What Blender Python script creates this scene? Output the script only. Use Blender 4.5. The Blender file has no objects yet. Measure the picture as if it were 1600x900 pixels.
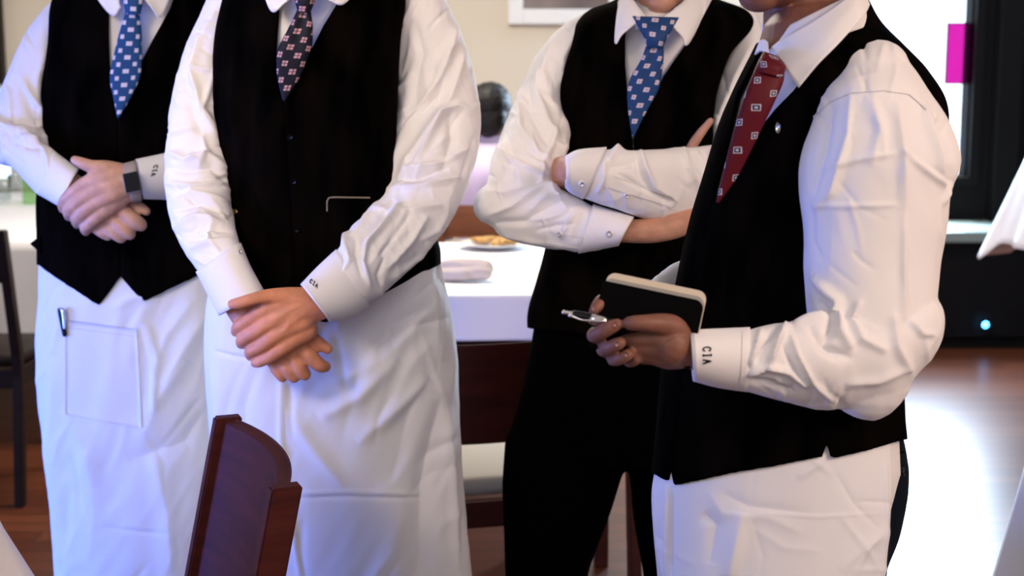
import bpy, bmesh, math, random
import numpy as np
from mathutils import Vector, Matrix
from mathutils.bvhtree import BVHTree

random.seed(4)
scene = bpy.context.scene
COL = scene.collection

# ------------------------------------------------------------------ camera
F = 2222.0                       # focal length in pixels of a 1600 wide frame
TILT = math.radians(8.7)
CAM = np.array([0.0, 0.0, 1.36])
cam_data = bpy.data.cameras.new('camera')
cam = bpy.data.objects.new('camera', cam_data)
COL.objects.link(cam)
cam.location = CAM
cam.rotation_euler = (math.radians(90) - TILT, 0, 0)
cam_data.sensor_width = 36.0
cam_data.lens = F * 36.0 / 1600.0
cam_data.clip_start = 0.05
cam_data.dof.use_dof = True
cam_data.dof.focus_distance = 1.98
cam_data.dof.aperture_fstop = 5.6
scene.camera = cam

# ------------------------------------------------------------------ view, world, lights
vs = scene.view_settings
vs.view_transform = 'Standard'
vs.look = 'None'
vs.gamma = 1.0
vs.use_curve_mapping = False
vs.exposure = 0.0

def make_world():
    w = bpy.data.worlds.new('world')
    scene.world = w
    w.use_nodes = True
    nt = w.node_tree
    nt.nodes.clear()
    out = nt.nodes.new('ShaderNodeOutputWorld')
    bg = nt.nodes.new('ShaderNodeBackground')
    tc = nt.nodes.new('ShaderNodeTexCoord')
    sep = nt.nodes.new('ShaderNodeSeparateXYZ')
    ramp = nt.nodes.new('ShaderNodeValToRGB')
    nt.links.new(tc.outputs['Generated'], sep.inputs[0])
    nt.links.new(sep.outputs['Y'], ramp.inputs[0])
    e = ramp.color_ramp.elements
    e[0].position = 0.35; e[0].color = (0.50, 0.465, 0.475, 1)      # dim warm room behind the viewer
    e[1].position = 0.55; e[1].color = (2.7, 3.2, 3.9, 1)          # daylight sky beyond the back windows
    nt.links.new(ramp.outputs[0], bg.inputs[0])
    bg.inputs[1].default_value = 1.0
    nt.links.new(bg.outputs[0], out.inputs[0])
make_world()

def area(name, loc, target, size, watts, color, size_y=None, spread=None):
    l = bpy.data.lights.new(name, 'AREA')
    l.energy = watts; l.color = color; l.size = size
    if size_y:
        l.shape = 'RECTANGLE'; l.size_y = size_y
    if spread: l.spread = math.radians(spread)
    o = bpy.data.objects.new(name, l)
    COL.objects.link(o)
    o.location = loc
    d = Vector(target) - Vector(loc)
    o.rotation_euler = d.to_track_quat('-Z', 'Y').to_euler()
    return o
area('ceiling_light_front', (-1.55, 0.5, 2.35), (-0.52, 2.5, 1.30), 0.7, 2.3, (1.0, 0.79, 0.63), spread=36)
area('ceiling_light_right', (2.2, 0.1, 2.2), (0.45, 1.8, 1.1), 0.9, 50, (1.0, 0.71, 0.54))
area('blue_light_left', (-3.3, 1.9, 0.75), (-0.6, 2.7, 0.40), 1.5, 36, (0.09, 0.22, 1.0), 1.1, spread=78)  # blue area light added inside the room; the left wall has no window
area('fill_light_front', (-0.7, -1.0, 2.7), (-0.3, 2.5, 0.7), 1.6, 24, (1.0, 0.93, 0.96))  # unseen soft fill added behind the camera to brighten the aprons
area('daylight_back_window', (2.05, 7.25, 1.70), (0.3, 2.2, 0.9), 0.60, 230, (0.62, 0.80, 1.0), 1.6)
area('dining_ceiling_light', (-0.6, 4.9, 2.8), (-0.5, 4.9, 0.0), 1.2, 85, (1.0, 0.88, 0.74))

sun = bpy.data.lights.new('sun', 'SUN'); sun.energy = 9.0; sun.angle = math.radians(3); sun.color = (0.88, 1.0, 0.92)
sun_o = bpy.data.objects.new('sun', sun); COL.objects.link(sun_o)
sun_o.rotation_euler = Vector((0.02, -math.cos(math.radians(74)), -math.sin(math.radians(74)))).to_track_quat('-Z', 'Y').to_euler()

# ------------------------------------------------------------------ pixel <-> world
CT, ST = math.cos(TILT), math.sin(TILT)
def P(x, y, Y):
    dx = (x - 800.0) / F; dy = (450.0 - y) / F
    d = np.array([dx, CT + dy * ST, -ST + dy * CT])
    return CAM + d * (Y / d[1])
def proj(p):
    q = np.asarray(p, float) - CAM
    fw = q[..., 1] * CT - q[..., 2] * ST
    up = q[..., 1] * ST + q[..., 2] * CT
    return np.stack([800 + F * q[..., 0] / fw, 450 - F * up / fw], -1)
def ppm(Y):                                  # pixels per metre at depth Y
    return F / (Y * 1.0)

# ------------------------------------------------------------------ materials
MATS = {}
def principled(name, color, rough=0.6, spec=0.4, metal=0.0, **kw):
    m = bpy.data.materials.new(name)
    m.use_nodes = True
    b = m.node_tree.nodes['Principled BSDF']
    b.inputs['Base Color'].default_value = (*color, 1)
    b.inputs['Roughness'].default_value = rough
    b.inputs['Specular IOR Level'].default_value = spec
    b.inputs['Metallic'].default_value = metal
    for k, v in kw.items():
        b.inputs[k].default_value = v
    MATS[name] = m
    return m
def nodes_of(m):
    nt = m.node_tree
    return nt, nt.nodes['Principled BSDF']
def add_bump(m, scale=60, strength=0.3, dist=0.002, stretch=(1, 1, 1), detail=3.0):
    nt, b = nodes_of(m)
    tc = nt.nodes.new('ShaderNodeTexCoord'); mp = nt.nodes.new('ShaderNodeMapping')
    mp.inputs['Scale'].default_value = stretch
    n = nt.nodes.new('ShaderNodeTexNoise')
    n.inputs['Scale'].default_value = scale; n.inputs['Detail'].default_value = detail
    bp = nt.nodes.new('ShaderNodeBump')
    bp.inputs['Strength'].default_value = strength; bp.inputs['Distance'].default_value = dist
    nt.links.new(tc.outputs['Object'], mp.inputs[0]); nt.links.new(mp.outputs[0], n.inputs[0])
    nt.links.new(n.outputs['Fac'], bp.inputs['Height']); nt.links.new(bp.outputs[0], b.inputs['Normal'])
    return n
def add_colour_noise(m, c1, c2, scale=5, stretch=(1, 1, 1), detail=4, lo=0.35, hi=0.65):
    nt, b = nodes_of(m)
    tc = nt.nodes.new('ShaderNodeTexCoord'); mp = nt.nodes.new('ShaderNodeMapping')
    mp.inputs['Scale'].default_value = stretch
    n = nt.nodes.new('ShaderNodeTexNoise')
    n.inputs['Scale'].default_value = scale; n.inputs['Detail'].default_value = detail
    r = nt.nodes.new('ShaderNodeValToRGB')
    r.color_ramp.elements[0].position = lo; r.color_ramp.elements[0].color = (*c1, 1)
    r.color_ramp.elements[1].position = hi; r.color_ramp.elements[1].color = (*c2, 1)
    nt.links.new(tc.outputs['Object'], mp.inputs[0]); nt.links.new(mp.outputs[0], n.inputs[0])
    nt.links.new(n.outputs['Fac'], r.inputs[0]); nt.links.new(r.outputs[0], b.inputs['Base Color'])

shirt_m = principled('white_shirt_cotton', (0.80, 0.79, 0.80), 0.85, 0.2)
add_bump(shirt_m, 700, 0.12, 0.0006, detail=1)
apron_m = principled('white_apron_cotton', (0.78, 0.79, 0.82), 0.9, 0.15)
add_bump(apron_m, 500, 0.12, 0.0008, detail=1)
cloth_m = principled('white_tablecloth', (0.82, 0.82, 0.84), 0.85, 0.2)
vest_m = principled('black_vest_wool', (0.001, 0.0009, 0.0009), 0.95, 0.01)
add_colour_noise(vest_m, (0.0004, 0.0004, 0.0004), (0.0034, 0.0023, 0.0018), 22, (1, 1, 0.35))  # paler brown streaks paint the warm sheen of lit folds into the wool
vestback_m = principled('black_satin', (0.004, 0.005, 0.008), 0.5, 0.25)
pants_m = principled('black_trouser_wool', (0.0006, 0.0006, 0.0008), 0.95, 0.01)
navy_m = principled('navy_trouser_wool', (0.004, 0.007, 0.012), 0.85, 0.06)
add_bump(navy_m, 300, 0.2, 0.001)
shoe_m = principled('black_shoe_leather', (0.01, 0.01, 0.01), 0.3, 0.5)
button_m = principled('pearl_button', (0.82, 0.80, 0.80), 0.3, 0.5)
thread_m = principled('dark_green_thread', (0.02, 0.035, 0.03), 0.8, 0.2)
blackthread_m = principled('black_thread', (0.008, 0.008, 0.01), 0.8, 0.2)
seam_m = principled('white_seam', (0.70, 0.70, 0.72), 0.9, 0.1)
hair_m = principled('black_hair', (0.006, 0.005, 0.005), 0.55, 0.3)
brownhair_m = principled('brown_hair', (0.05, 0.03, 0.018), 0.55, 0.3)
metal_m = principled('polished_chrome', (0.75, 0.75, 0.76), 0.18, 0.5, 1.0)
blackgloss_m = principled('black_gloss_plastic', (0.003, 0.003, 0.004), 0.3, 0.25)
leather_m = principled('black_notebook_cover', (0.002, 0.002, 0.0022), 0.8, 0.04)
page_m = principled('cream_paper', (0.68, 0.60, 0.47), 0.9, 0.1)
lavender_m = principled('lavender_cotton', (0.62, 0.52, 0.72), 0.85, 0.2)
eye_m = principled('eye_white', (0.8, 0.8, 0.78), 0.2, 0.5)
iris_m = principled('brown_iris', (0.04, 0.02, 0.01), 0.2, 0.5)
def skin(name, c):
    m = principled(name, c, 0.5, 0.35)
    nt, b = nodes_of(m)
    b.inputs['Subsurface Weight'].default_value = 0.12
    b.inputs['Subsurface Radius'].default_value = (0.010, 0.004, 0.002)
    b.inputs['Subsurface Scale'].default_value = 0.6
    add_colour_noise(m, tuple(v * 0.88 for v in c), tuple(min(1, v * 1.10) for v in c), 45, detail=3)
    add_bump(m, 350, 0.15, 0.0012, detail=4)
    return m
skin1 = skin('fair_skin', (0.58, 0.33, 0.235))
skin2 = skin('tan_skin', (0.66, 0.275, 0.155))
skin3 = skin('ruddy_skin', (0.50, 0.26, 0.18))
skin4 = skin('brown_skin', (0.215, 0.092, 0.062))
nail1 = principled('fingernail_fair', (0.62, 0.40, 0.33), 0.35, 0.4)
nail4 = principled('fingernail_brown', (0.34, 0.17, 0.13), 0.35, 0.4)

def tie_material(name, base, style, pitch, half, c_out, c_in, angle=0.0):
    """woven tie: a staggered grid of little squares, laid out in the tie's own UV metres"""
    m = principled(name, base, 0.55, 0.2)
    nt, b = nodes_of(m)
    N = nt.nodes.new; L = nt.links.new
    def math_(op, a, bb=None, cc=None):
        n = N('ShaderNodeMath'); n.operation = op
        for i, v in enumerate((a, bb, cc)):
            if v is None: continue
            if isinstance(v, (int, float)): n.inputs[i].default_value = v
            else: L(v, n.inputs[i])
        return n.outputs[0]
    uv = N('ShaderNodeUVMap'); uv.uv_map = 'UVMap'
    rot = N('ShaderNodeVectorRotate'); rot.rotation_type = 'Z_AXIS'
    rot.inputs['Angle'].default_value = angle
    L(uv.outputs[0], rot.inputs['Vector'])
    s = N('ShaderNodeSeparateXYZ'); L(rot.outputs[0], s.inputs[0])
    u = math_('ADD', s.outputs['X'], 5.0 * pitch); v = math_('ADD', s.outputs['Y'], 40.0 * pitch)
    row = math_('FLOOR', math_('DIVIDE', v, pitch * 0.5))
    odd = math_('MODULO', row, 2.0)
    u2 = math_('ADD', u, math_('MULTIPLY', odd, pitch * 0.5))
    lu = math_('ABSOLUTE', math_('SUBTRACT', math_('FLOORED_MODULO', u2, pitch), pitch * 0.5))
    lv = math_('ABSOLUTE', math_('SUBTRACT', math_('FLOORED_MODULO', v, pitch * 0.5), pitch * 0.25))
    mx = math_('MAXIMUM', lu, lv)
    outer = math_('LESS_THAN', mx, half)
    mix1 = N('ShaderNodeMix'); mix1.data_type = 'RGBA'
    mix1.inputs['A'].default_value = (*base, 1); mix1.inputs['B'].default_value = (*c_out, 1)
    L(outer, mix1.inputs['Factor'])
    last = mix1.outputs['Result']
    if style == 'dot':                        # a dark dot in each square
        inner = math_('LESS_THAN', mx, half * 0.30)
    elif style == 'cross':                    # a dark cross in each square
        inner = math_('MULTIPLY', outer, math_('LESS_THAN', math_('MINIMUM', lu, lv), half * 0.14))
    elif style == 'ring':                     # an outlined square with a small square in it
        a1 = math_('LESS_THAN', mx, half * 0.72)
        a2 = math_('GREATER_THAN', mx, half * 0.34)
        inner = math_('MULTIPLY', a1, a2)
    else:
        inner = None
    if inner is not None:
        mix2 = N('ShaderNodeMix'); mix2.data_type = 'RGBA'
        L(last, mix2.inputs['A']); mix2.inputs['B'].default_value = (*c_in, 1)
        L(inner, mix2.inputs['Factor'])
        last = mix2.outputs['Result']
    L(last, b.inputs['Base Color'])
    return m
tie1_m = tie_material('blue_tie_white_squares', (0.008, 0.058, 0.175), 'plain', 0.0275, 0.0042, (0.62, 0.58, 0.66), (0, 0, 0))
tie2_m = tie_material('navy_tie_pink_squares', (0.005, 0.005, 0.014), 'cross', 0.028, 0.0046, (0.52, 0.30, 0.31), (0.05, 0.02, 0.05), 0.10)
tie3_m = tie_material('blue_tie_pale_squares', (0.013, 0.050, 0.165), 'dot', 0.029, 0.0042, (0.55, 0.48, 0.56), (0.2, 0.2, 0.35), 0.12)
tie4_m = tie_material('red_tie_square_motif', (0.088, 0.0016, 0.009), 'ring', 0.033, 0.0040, (0.45, 0.42, 0.50), (0.012, 0.016, 0.06), -0.28)

def wood(name, c1, c2, rough, stretch, scale=6, coat=0.0):
    m = principled(name, c1, rough, 0.22)
    add_colour_noise(m, c1, c2, scale, stretch, 6, 0.3, 0.7)
    nodes_of(m)[1].inputs['Coat Weight'].default_value = coat
    return m
chair_m = wood('dark_mahogany', (0.046, 0.0050, 0.0036), (0.078, 0.012, 0.008), 0.6, (1, 1, 9), 7)
darkchair_m = wood('black_brown_wood', (0.008, 0.004, 0.003), (0.016, 0.008, 0.006), 0.5, (1, 1, 8), 5)
redchair_m = wood('red_brown_wood', (0.032, 0.005, 0.003), (0.060, 0.010, 0.0045), 0.5, (1, 1, 8), 5)
orangewood_m = wood('orange_brown_wood', (0.22, 0.075, 0.03), (0.32, 0.12, 0.05), 0.4, (1, 1, 8), 5)
darkwall_m = wood('black_stained_panelling', (0.0012, 0.0008, 0.001), (0.0026, 0.0016, 0.002), 0.75, (6, 1, 0.6), 4)
cushion_m = principled('grey_beige_cushion', (0.42, 0.36, 0.28), 0.75, 0.25)

def floor_material():
    m = principled('cherry_plank_floor', (0.16, 0.045, 0.02), 0.3, 0.5)
    nt, b = nodes_of(m)
    N = nt.nodes.new; L = nt.links.new
    tc = N('ShaderNodeTexCoord'); mp = N('ShaderNodeMapping')
    mp.inputs['Rotation'].default_value = (0, 0, math.radians(0))
    br = N('ShaderNodeTexBrick')
    br.inputs['Color1'].default_value = (0.15, 0.042, 0.016, 1)
    br.inputs['Color2'].default_value = (0.085, 0.020, 0.008, 1)
    br.inputs['Mortar'].default_value = (0.03, 0.01, 0.006, 1)
    br.inputs['Scale'].default_value = 1.0
    br.inputs['Mortar Size'].default_value = 0.003
    br.inputs['Brick Width'].default_value = 1.4
    br.inputs['Row Height'].default_value = 0.085
    br.offset = 0.37
    L(tc.outputs['Object'], mp.inputs[0]); L(mp.outputs[0], br.inputs[0])
    mp2 = N('ShaderNodeMapping'); mp2.inputs['Scale'].default_value = (1.5, 22, 1)
    nz = N('ShaderNodeTexNoise'); nz.inputs['Scale'].default_value = 3; nz.inputs['Detail'].default_value = 6
    L(tc.outputs['Object'], mp2.inputs[0]); L(mp2.outputs[0], nz.inputs[0])
    mix = N('ShaderNodeMix'); mix.data_type = 'RGBA'; mix.blend_type = 'MULTIPLY'
    mix.inputs['Factor'].default_value = 0.6
    rp = N('ShaderNodeValToRGB')
    rp.color_ramp.elements[0].color = (0.5, 0.5, 0.5, 1); rp.color_ramp.elements[1].color = (1.3, 1.3, 1.3, 1)
    L(nz.outputs['Fac'], rp.inputs[0])
    L(br.outputs['Color'], mix.inputs['A']); L(rp.outputs[0], mix.inputs['B'])
    L(mix.outputs['Result'], b.inputs['Base Color'])
    b.inputs['Roughness'].default_value = 0.33
    return m
floor_m = floor_material()
wall_m = principled('cream_plaster', (0.74, 0.67, 0.55), 0.9, 0.2)
add_bump(wall_m, 40, 0.05, 0.002)
ceil_m = principled('white_plaster', (0.75, 0.73, 0.70), 0.9, 0.1)
frame_m = principled('white_lacquer', (0.85, 0.85, 0.85), 0.5, 0.3)
photo_m = principled('dark_photograph', (0.05, 0.04, 0.04), 0.35, 0.4)
add_colour_noise(photo_m, (0.03, 0.025, 0.03), (0.28, 0.22, 0.20), 2.2, (1, 1, 1), 3, 0.35, 0.75)
lead_m = principled('lead_came', (0.015, 0.015, 0.015), 0.6, 0.3)
china_m = principled('white_china', (0.85, 0.85, 0.84), 0.2, 0.5)
food_m = principled('golden_food', (0.50, 0.27, 0.07), 0.7, 0.3)
add_colour_noise(food_m, (0.30, 0.13, 0.04), (0.62, 0.40, 0.14), 60)
napkin_m = principled('grey_linen', (0.55, 0.48, 0.46), 0.9, 0.1)
def glass_material(name, color, rough=0.02):
    m = principled(name, color, rough, 0.5)
    b = nodes_of(m)[1]
    b.inputs['Transmission Weight'].default_value = 1.0
    b.inputs['IOR'].default_value = 1.45
    return m
def thin_glass(name, color, strength=1.0):
    m = bpy.data.materials.new(name); m.use_nodes = True
    nt = m.node_tree; nt.nodes.clear()
    o = nt.nodes.new('ShaderNodeOutputMaterial'); t = nt.nodes.new('ShaderNodeBsdfTransparent')
    g = nt.nodes.new('ShaderNodeBsdfGlossy'); g.inputs['Roughness'].default_value = 0.05
    mx = nt.nodes.new('ShaderNodeMixShader'); mx.inputs[0].default_value = 0.05
    t.inputs[0].default_value = (*color, 1)
    nt.links.new(t.outputs[0], mx.inputs[1]); nt.links.new(g.outputs[0], mx.inputs[2])
    nt.links.new(mx.outputs[0], o.inputs[0])
    return m
pane_m = thin_glass('clear_window_glass', (0.97, 0.98, 0.98))
magenta_m = thin_glass('magenta_stained_glass', (0.60, 0.095, 0.40))
glass_m = thin_glass('clear_glass', (0.93, 0.95, 0.95), 1)
greenglass_m = thin_glass('green_bottle_glass', (0.62, 0.85, 0.55))
led_m = bpy.data.materials.new('blue_indicator_light'); led_m.use_nodes = True
_b = led_m.node_tree.nodes['Principled BSDF']
_b.inputs['Emission Color'].default_value = (0.05, 0.45, 1.0, 1); _b.inputs['Emission Strength'].default_value = 9.0

# ------------------------------------------------------------------ object helpers
ORIGIN = np.zeros(3)            # base of the thing being built; every mesh of it is stored relative to this
def link_mesh(name, me, mat, parent=None):
    o = bpy.data.objects.new(name, me)
    COL.objects.link(o)
    if mat is not None and not me.materials: me.materials.append(mat)
    if parent is not None: o.parent = parent
    else: o.location = ORIGIN
    return o
def mesh_from(name, verts, faces, smooth=True, uv=None):
    me = bpy.data.meshes.new(name)
    v = np.asarray(verts, float).reshape(-1, 3) - ORIGIN
    me.from_pydata(v.tolist(), [], [list(map(int, f)) for f in faces])
    if uv is not None:
        lay = me.uv_layers.new(name='UVMap')
        idx = np.zeros(len(me.loops), dtype=np.int32); me.loops.foreach_get('vertex_index', idx)
        lay.data.foreach_set('uv', np.asarray(uv, float)[idx].ravel())
    me.validate()
    if smooth:
        me.polygons.foreach_set('use_smooth', [True] * len(me.polygons))
    me.update()
    return me
def thing(name, label, cat, loc, group=None, rotz=0.0):
    o = bpy.data.objects.new(name, None)
    COL.objects.link(o)
    o.empty_display_size = 0.1
    o.location = loc; o.rotation_euler = (0, 0, rotz)
    o['label'] = label; o['category'] = cat
    if group: o['group'] = group
    return o
def tag(o, label, cat, group=None):
    o['label'] = label; o['category'] = cat
    if group: o['group'] = group
    return o
def structure(o):
    o['kind'] = 'structure'
    return o
def bm_to_obj(name, bm, mat, parent=None, smooth=False):
    me = bpy.data.meshes.new(name)
    bmesh.ops.recalc_face_normals(bm, faces=bm.faces)
    bm.to_mesh(me); bm.free()
    if smooth: me.polygons.foreach_set('use_smooth', [True] * len(me.polygons))
    o = bpy.data.objects.new(name, me); COL.objects.link(o)
    if mat is not None: me.materials.append(mat)
    if parent is not None: o.parent = parent
    return o
def add_box(bm, lo, hi, bevel=0.0, mtx=None):
    r = bmesh.ops.create_cube(bm, size=1.0)
    vs_ = r['verts']
    lo = Vector(lo); hi = Vector(hi)
    for v in vs_:
        v.co = Vector(((lo.x + hi.x) / 2 + v.co.x * (hi.x - lo.x), (lo.y + hi.y) / 2 + v.co.y * (hi.y - lo.y), (lo.z + hi.z) / 2 + v.co.z * (hi.z - lo.z)))
        if mtx is not None: v.co = mtx @ v.co
    if bevel:
        es = list({e for v in vs_ for e in v.link_edges})
        bmesh.ops.bevel(bm, geom=es, offset=bevel, segments=2, affect='EDGES', profile=0.5)
def box_obj(name, lo, hi, mat, parent=None, bevel=0.0):
    bm = bmesh.new(); add_box(bm, lo, hi, bevel)
    return bm_to_obj(name, bm, mat, parent)
def lathe(bm, prof, seg=32, cx=0, cy=0):
    rings = []
    for r, z in prof:
        rings.append([bm.verts.new((cx + max(r, 1e-5) * math.cos(2 * math.pi * k / seg), cy + max(r, 1e-5) * math.sin(2 * math.pi * k / seg), z)) for k in range(seg)])
    for a, b in zip(rings[:-1], rings[1:]):
        for k in range(seg):
            bm.faces.new((a[k], a[(k + 1) % seg], b[(k + 1) % seg], b[k]))
    bm.faces.new(rings[0][::-1]); bm.faces.new(rings[-1])

# ------------------------------------------------------------------ numpy shape tools
def catmull(a, n):
    """smooth curve through the rows of a, n samples; also returns the parameter 0..k-1 of each sample"""
    a = np.asarray(a, float); k = len(a)
    t = np.linspace(0, k - 1, n)
    i = np.minimum(t.astype(int), k - 2); f = (t - i)[:, None]
    if k == 2: return a[0] * (1 - f) + a[1] * f, t
    g = lambda j: a[np.clip(j, 0, k - 1)]
    p0, p1, p2, p3 = g(i - 1), g(i), g(i + 1), g(i + 2)
    p0 = np.where((i == 0)[:, None], 2 * p1 - p2, p0)
    p3 = np.where((i == k - 2)[:, None], 2 * p2 - p1, p3)
    m1 = (p2 - p0) * 0.5; m2 = (p3 - p1) * 0.5
    f2, f3 = f * f, f * f * f
    return (2 * f3 - 3 * f2 + 1) * p1 + (f3 - 2 * f2 + f) * m1 + (-2 * f3 + 3 * f2) * p2 + (f3 - f2) * m2, t

def stations(st):
    """(lx, ly, rx, ry, Y, b [, n]) rows -> centre, half width vector, half depth vector, exponent"""
    out = []
    for s in st:
        lx, ly, rx, ry, Y, b = s[:6]; n = s[6] if len(s) > 6 else 2.0
        a, c = P(lx, ly, Y), P(rx, ry, Y)
        cen = (a + c) / 2; w = (c - a) / 2
        d = cen - CAM; d = d / np.linalg.norm(d) * b
        out.append(np.concatenate([cen, w, d, [n]]))
    return np.array(out)
def ring_points(S, th):
    """S (k,10) stations, th (k,m) angles -> (k,m,3); sin<0 faces the camera, cos=+1 is screen right"""
    c, s = np.cos(th), np.sin(th)
    e = (2.0 / S[:, 9])[:, None]
    cc = np.sign(c) * np.abs(c) ** e; ss = np.sign(s) * np.abs(s) ** e
    return S[:, None, 0:3] + cc[..., None] * S[:, None, 3:6] + ss[..., None] * S[:, None, 6:9]
def grid_faces(n, m, closed=True, off=0):
    f = []
    mm = m if closed else m - 1
    for i in range(n - 1):
        for j in range(mm):
            j2 = (j + 1) % m
            f.append((off + i * m + j, off + (i + 1) * m + j, off + (i + 1) * m + j2, off + i * m + j2))
    return f
def tube(st, n=40, m=28, caps=('round', 'round'), shrink=1.0, raw=False):
    """closed tube through stations -> verts, faces"""
    S0 = st if raw else stations(st)
    S, _ = catmull(S0, n)
    S[:, 9] = np.clip(S[:, 9], 1.6, 6)
    S[:, 3:9] *= shrink
    rows = [S]
    def cap(S, k, inner):
        ax = S[k, :3] - S[inner, :3]
        ax = ax / (np.linalg.norm(ax) + 1e-9)
        r = min(np.linalg.norm(S[k, 3:6]), np.linalg.norm(S[k, 6:9]))
        out = []
        for a in (0.35, 0.7, 1.0, 1.25, 1.45):
            q = S[k].copy(); q[:3] += ax * r * math.sin(a); q[3:9] *= math.cos(a)
            out.append(q)
        return np.array(out)
    if caps[0] == 'round': rows.insert(0, cap(S, 0, 1)[::-1])
    if caps[1] == 'round': rows.append(cap(S, -1, -2))
    S = np.concatenate(rows)
    th = np.tile(np.linspace(0, 2 * np.pi, m, endpoint=False), (len(S), 1))
    V = ring_points(S, th).reshape(-1, 3)
    f = grid_faces(len(S), m)
    if caps[0] != 'open': f.append(tuple(range(m)))
    if caps[1] != 'open': f.append(tuple(range((len(S) - 1) * m, len(S) * m))[::-1])
    k = len(S) // 2
    if np.dot(np.cross(S[k, 3:6], S[k, 6:9]), S[k + 1, :3] - S[k - 1, :3]) > 0:
        f = [q[::-1] for q in f]
    return V, f
def limb(pts, n=None, m=14):
    """pts: (x, y, Y, r_px) joints -> round tube"""
    st = np.array([np.concatenate([P(x, y, Y), [r / ppm(Y)]]) for x, y, Y, r in pts])
    return world_limb(st, n, m)
def world_limb(st, n=None, m=14):
    st = np.asarray(st, float)
    n = n or 6 * (len(st) - 1) + 1
    A, _ = catmull(st, n)
    T = np.gradient(A[:, :3], axis=0); T /= np.linalg.norm(T, axis=1)[:, None] + 1e-9
    ref = np.array([0, 1.0, 0.13]) if abs(T[:, 1]).max() < 0.9 else np.array([0.3, 0.2, 1.0])
    S = np.zeros((n, 10)); S[:, :3] = A[:, :3]; S[:, 9] = 2
    for i in range(n):
        w = np.cross(T[i], ref); w /= np.linalg.norm(w) + 1e-9
        d = np.cross(w, T[i])
        S[i, 3:6] = w * A[i, 3]; S[i, 6:9] = d * A[i, 3]
    return tube(S, n, m, raw=True)
def ellipsoid(c, r, rot=None, seg=20):
    V = []; f = []
    for i in range(seg + 1):
        a = math.pi * i / seg
        for j in range(2 * seg):
            b = math.pi * j / seg
            V.append((math.sin(a) * math.cos(b) * r[0], math.sin(a) * math.sin(b) * r[1], math.cos(a) * r[2]))
    V = np.array(V)
    if rot is not None: V = V @ np.array(rot).T
    return V + np.asarray(c), grid_faces(seg + 1, 2 * seg)
def merge(parts):
    V = []; Fc = []; o = 0
    for v, f in parts:
        V.append(np.asarray(v)); Fc += [tuple(i + o for i in q) for q in f]; o += len(v)
    return np.concatenate(V), Fc

# value noise, vectorised
def _hash(i, j, k):
    h = (i * 374761393 + j * 668265263 + k * 2147483647) & 0xffffffff
    h = ((h ^ (h >> 13)) * 1274126177) & 0xffffffff
    return ((h ^ (h >> 16)) & 0xffff) / 65535.0
def vnoise(p):
    p = np.asarray(p, float) + 100.0
    i = np.floor(p).astype(np.int64); f = p - i
    f = f * f * (3 - 2 * f)
    r = 0
    for a in (0, 1):
        for b in (0, 1):
            for c in (0, 1):
                w = (f[:, 0] if a else 1 - f[:, 0]) * (f[:, 1] if b else 1 - f[:, 1]) * (f[:, 2] if c else 1 - f[:, 2])
                r = r + w * _hash(i[:, 0] + a, i[:, 1] + b, i[:, 2] + c)
    return r * 2 - 1
def fold_noise(V, along, wave, length, seed=0.0):
    """long soft folds running along a direction: waves `wave` metres apart, `length` metres long"""
    a = np.asarray(along, float); a = a / np.linalg.norm(a)
    la = V @ a
    perp = V - la[:, None] * a
    q = perp / wave + (a * 1.0) * (la / length)[:, None] + seed
    n1 = vnoise(q); n2 = vnoise(q * 2.1 + 7.3)
    r = 1 - np.abs(n1) * 2.0                     # ridged: sharp crests, soft valleys
    return 0.6 * r + 0.25 * n2
def poly_dist(q, poly):
    """distance of points q (n,2) to a polyline, and the 0..1 place along it"""
    best = np.full(len(q), 1e9); at = np.zeros(len(q))
    poly = np.asarray(poly, float); k = len(poly) - 1
    for i in range(k):
        a, b = poly[i], poly[i + 1]
        ab = b - a; t = np.clip(((q - a) @ ab) / (ab @ ab + 1e-9), 0, 1)
        d = np.linalg.norm(q - (a + t[:, None] * ab), axis=1)
        m = d < best
        best[m] = d[m]; at[m] = (i + t[m]) / k
    return best, at
def crease(V, Nn, folds):
    """raise (or sink) folds of cloth: each is (polyline, millimetres, width in px)"""
    q = proj(V)
    view = V - CAM; view /= np.linalg.norm(view, axis=1)[:, None]
    face = np.clip(-(view * Nn).sum(1) * 3.0, 0, 1)
    D = np.zeros(len(V))
    for poly, mm, wpx in folds:
        d, at = poly_dist(q, poly)
        taper = np.sin(np.clip(at, 0.0, 1.0) * np.pi) ** 0.5 * 0.85 + 0.15
        D += 1.25 * mm * 0.001 * (0.85 * np.exp(-(d / wpx) ** 2) + 0.55 * np.exp(-d / (0.55 * wpx))) * taper
    return D * face
def vert_normals(me):
    n = np.zeros(len(me.vertices) * 3, dtype=np.float32)
    me.vertex_normals.foreach_get('vector', n)
    return n.reshape(-1, 3).astype(float)
def get_co(me):
    v = np.zeros(len(me.vertices) * 3); me.vertices.foreach_get('co', v)
    return v.reshape(-1, 3)
def set_co(me, v):
    me.vertices.foreach_set('co', np.asarray(v, float).ravel()); me.update()

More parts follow.
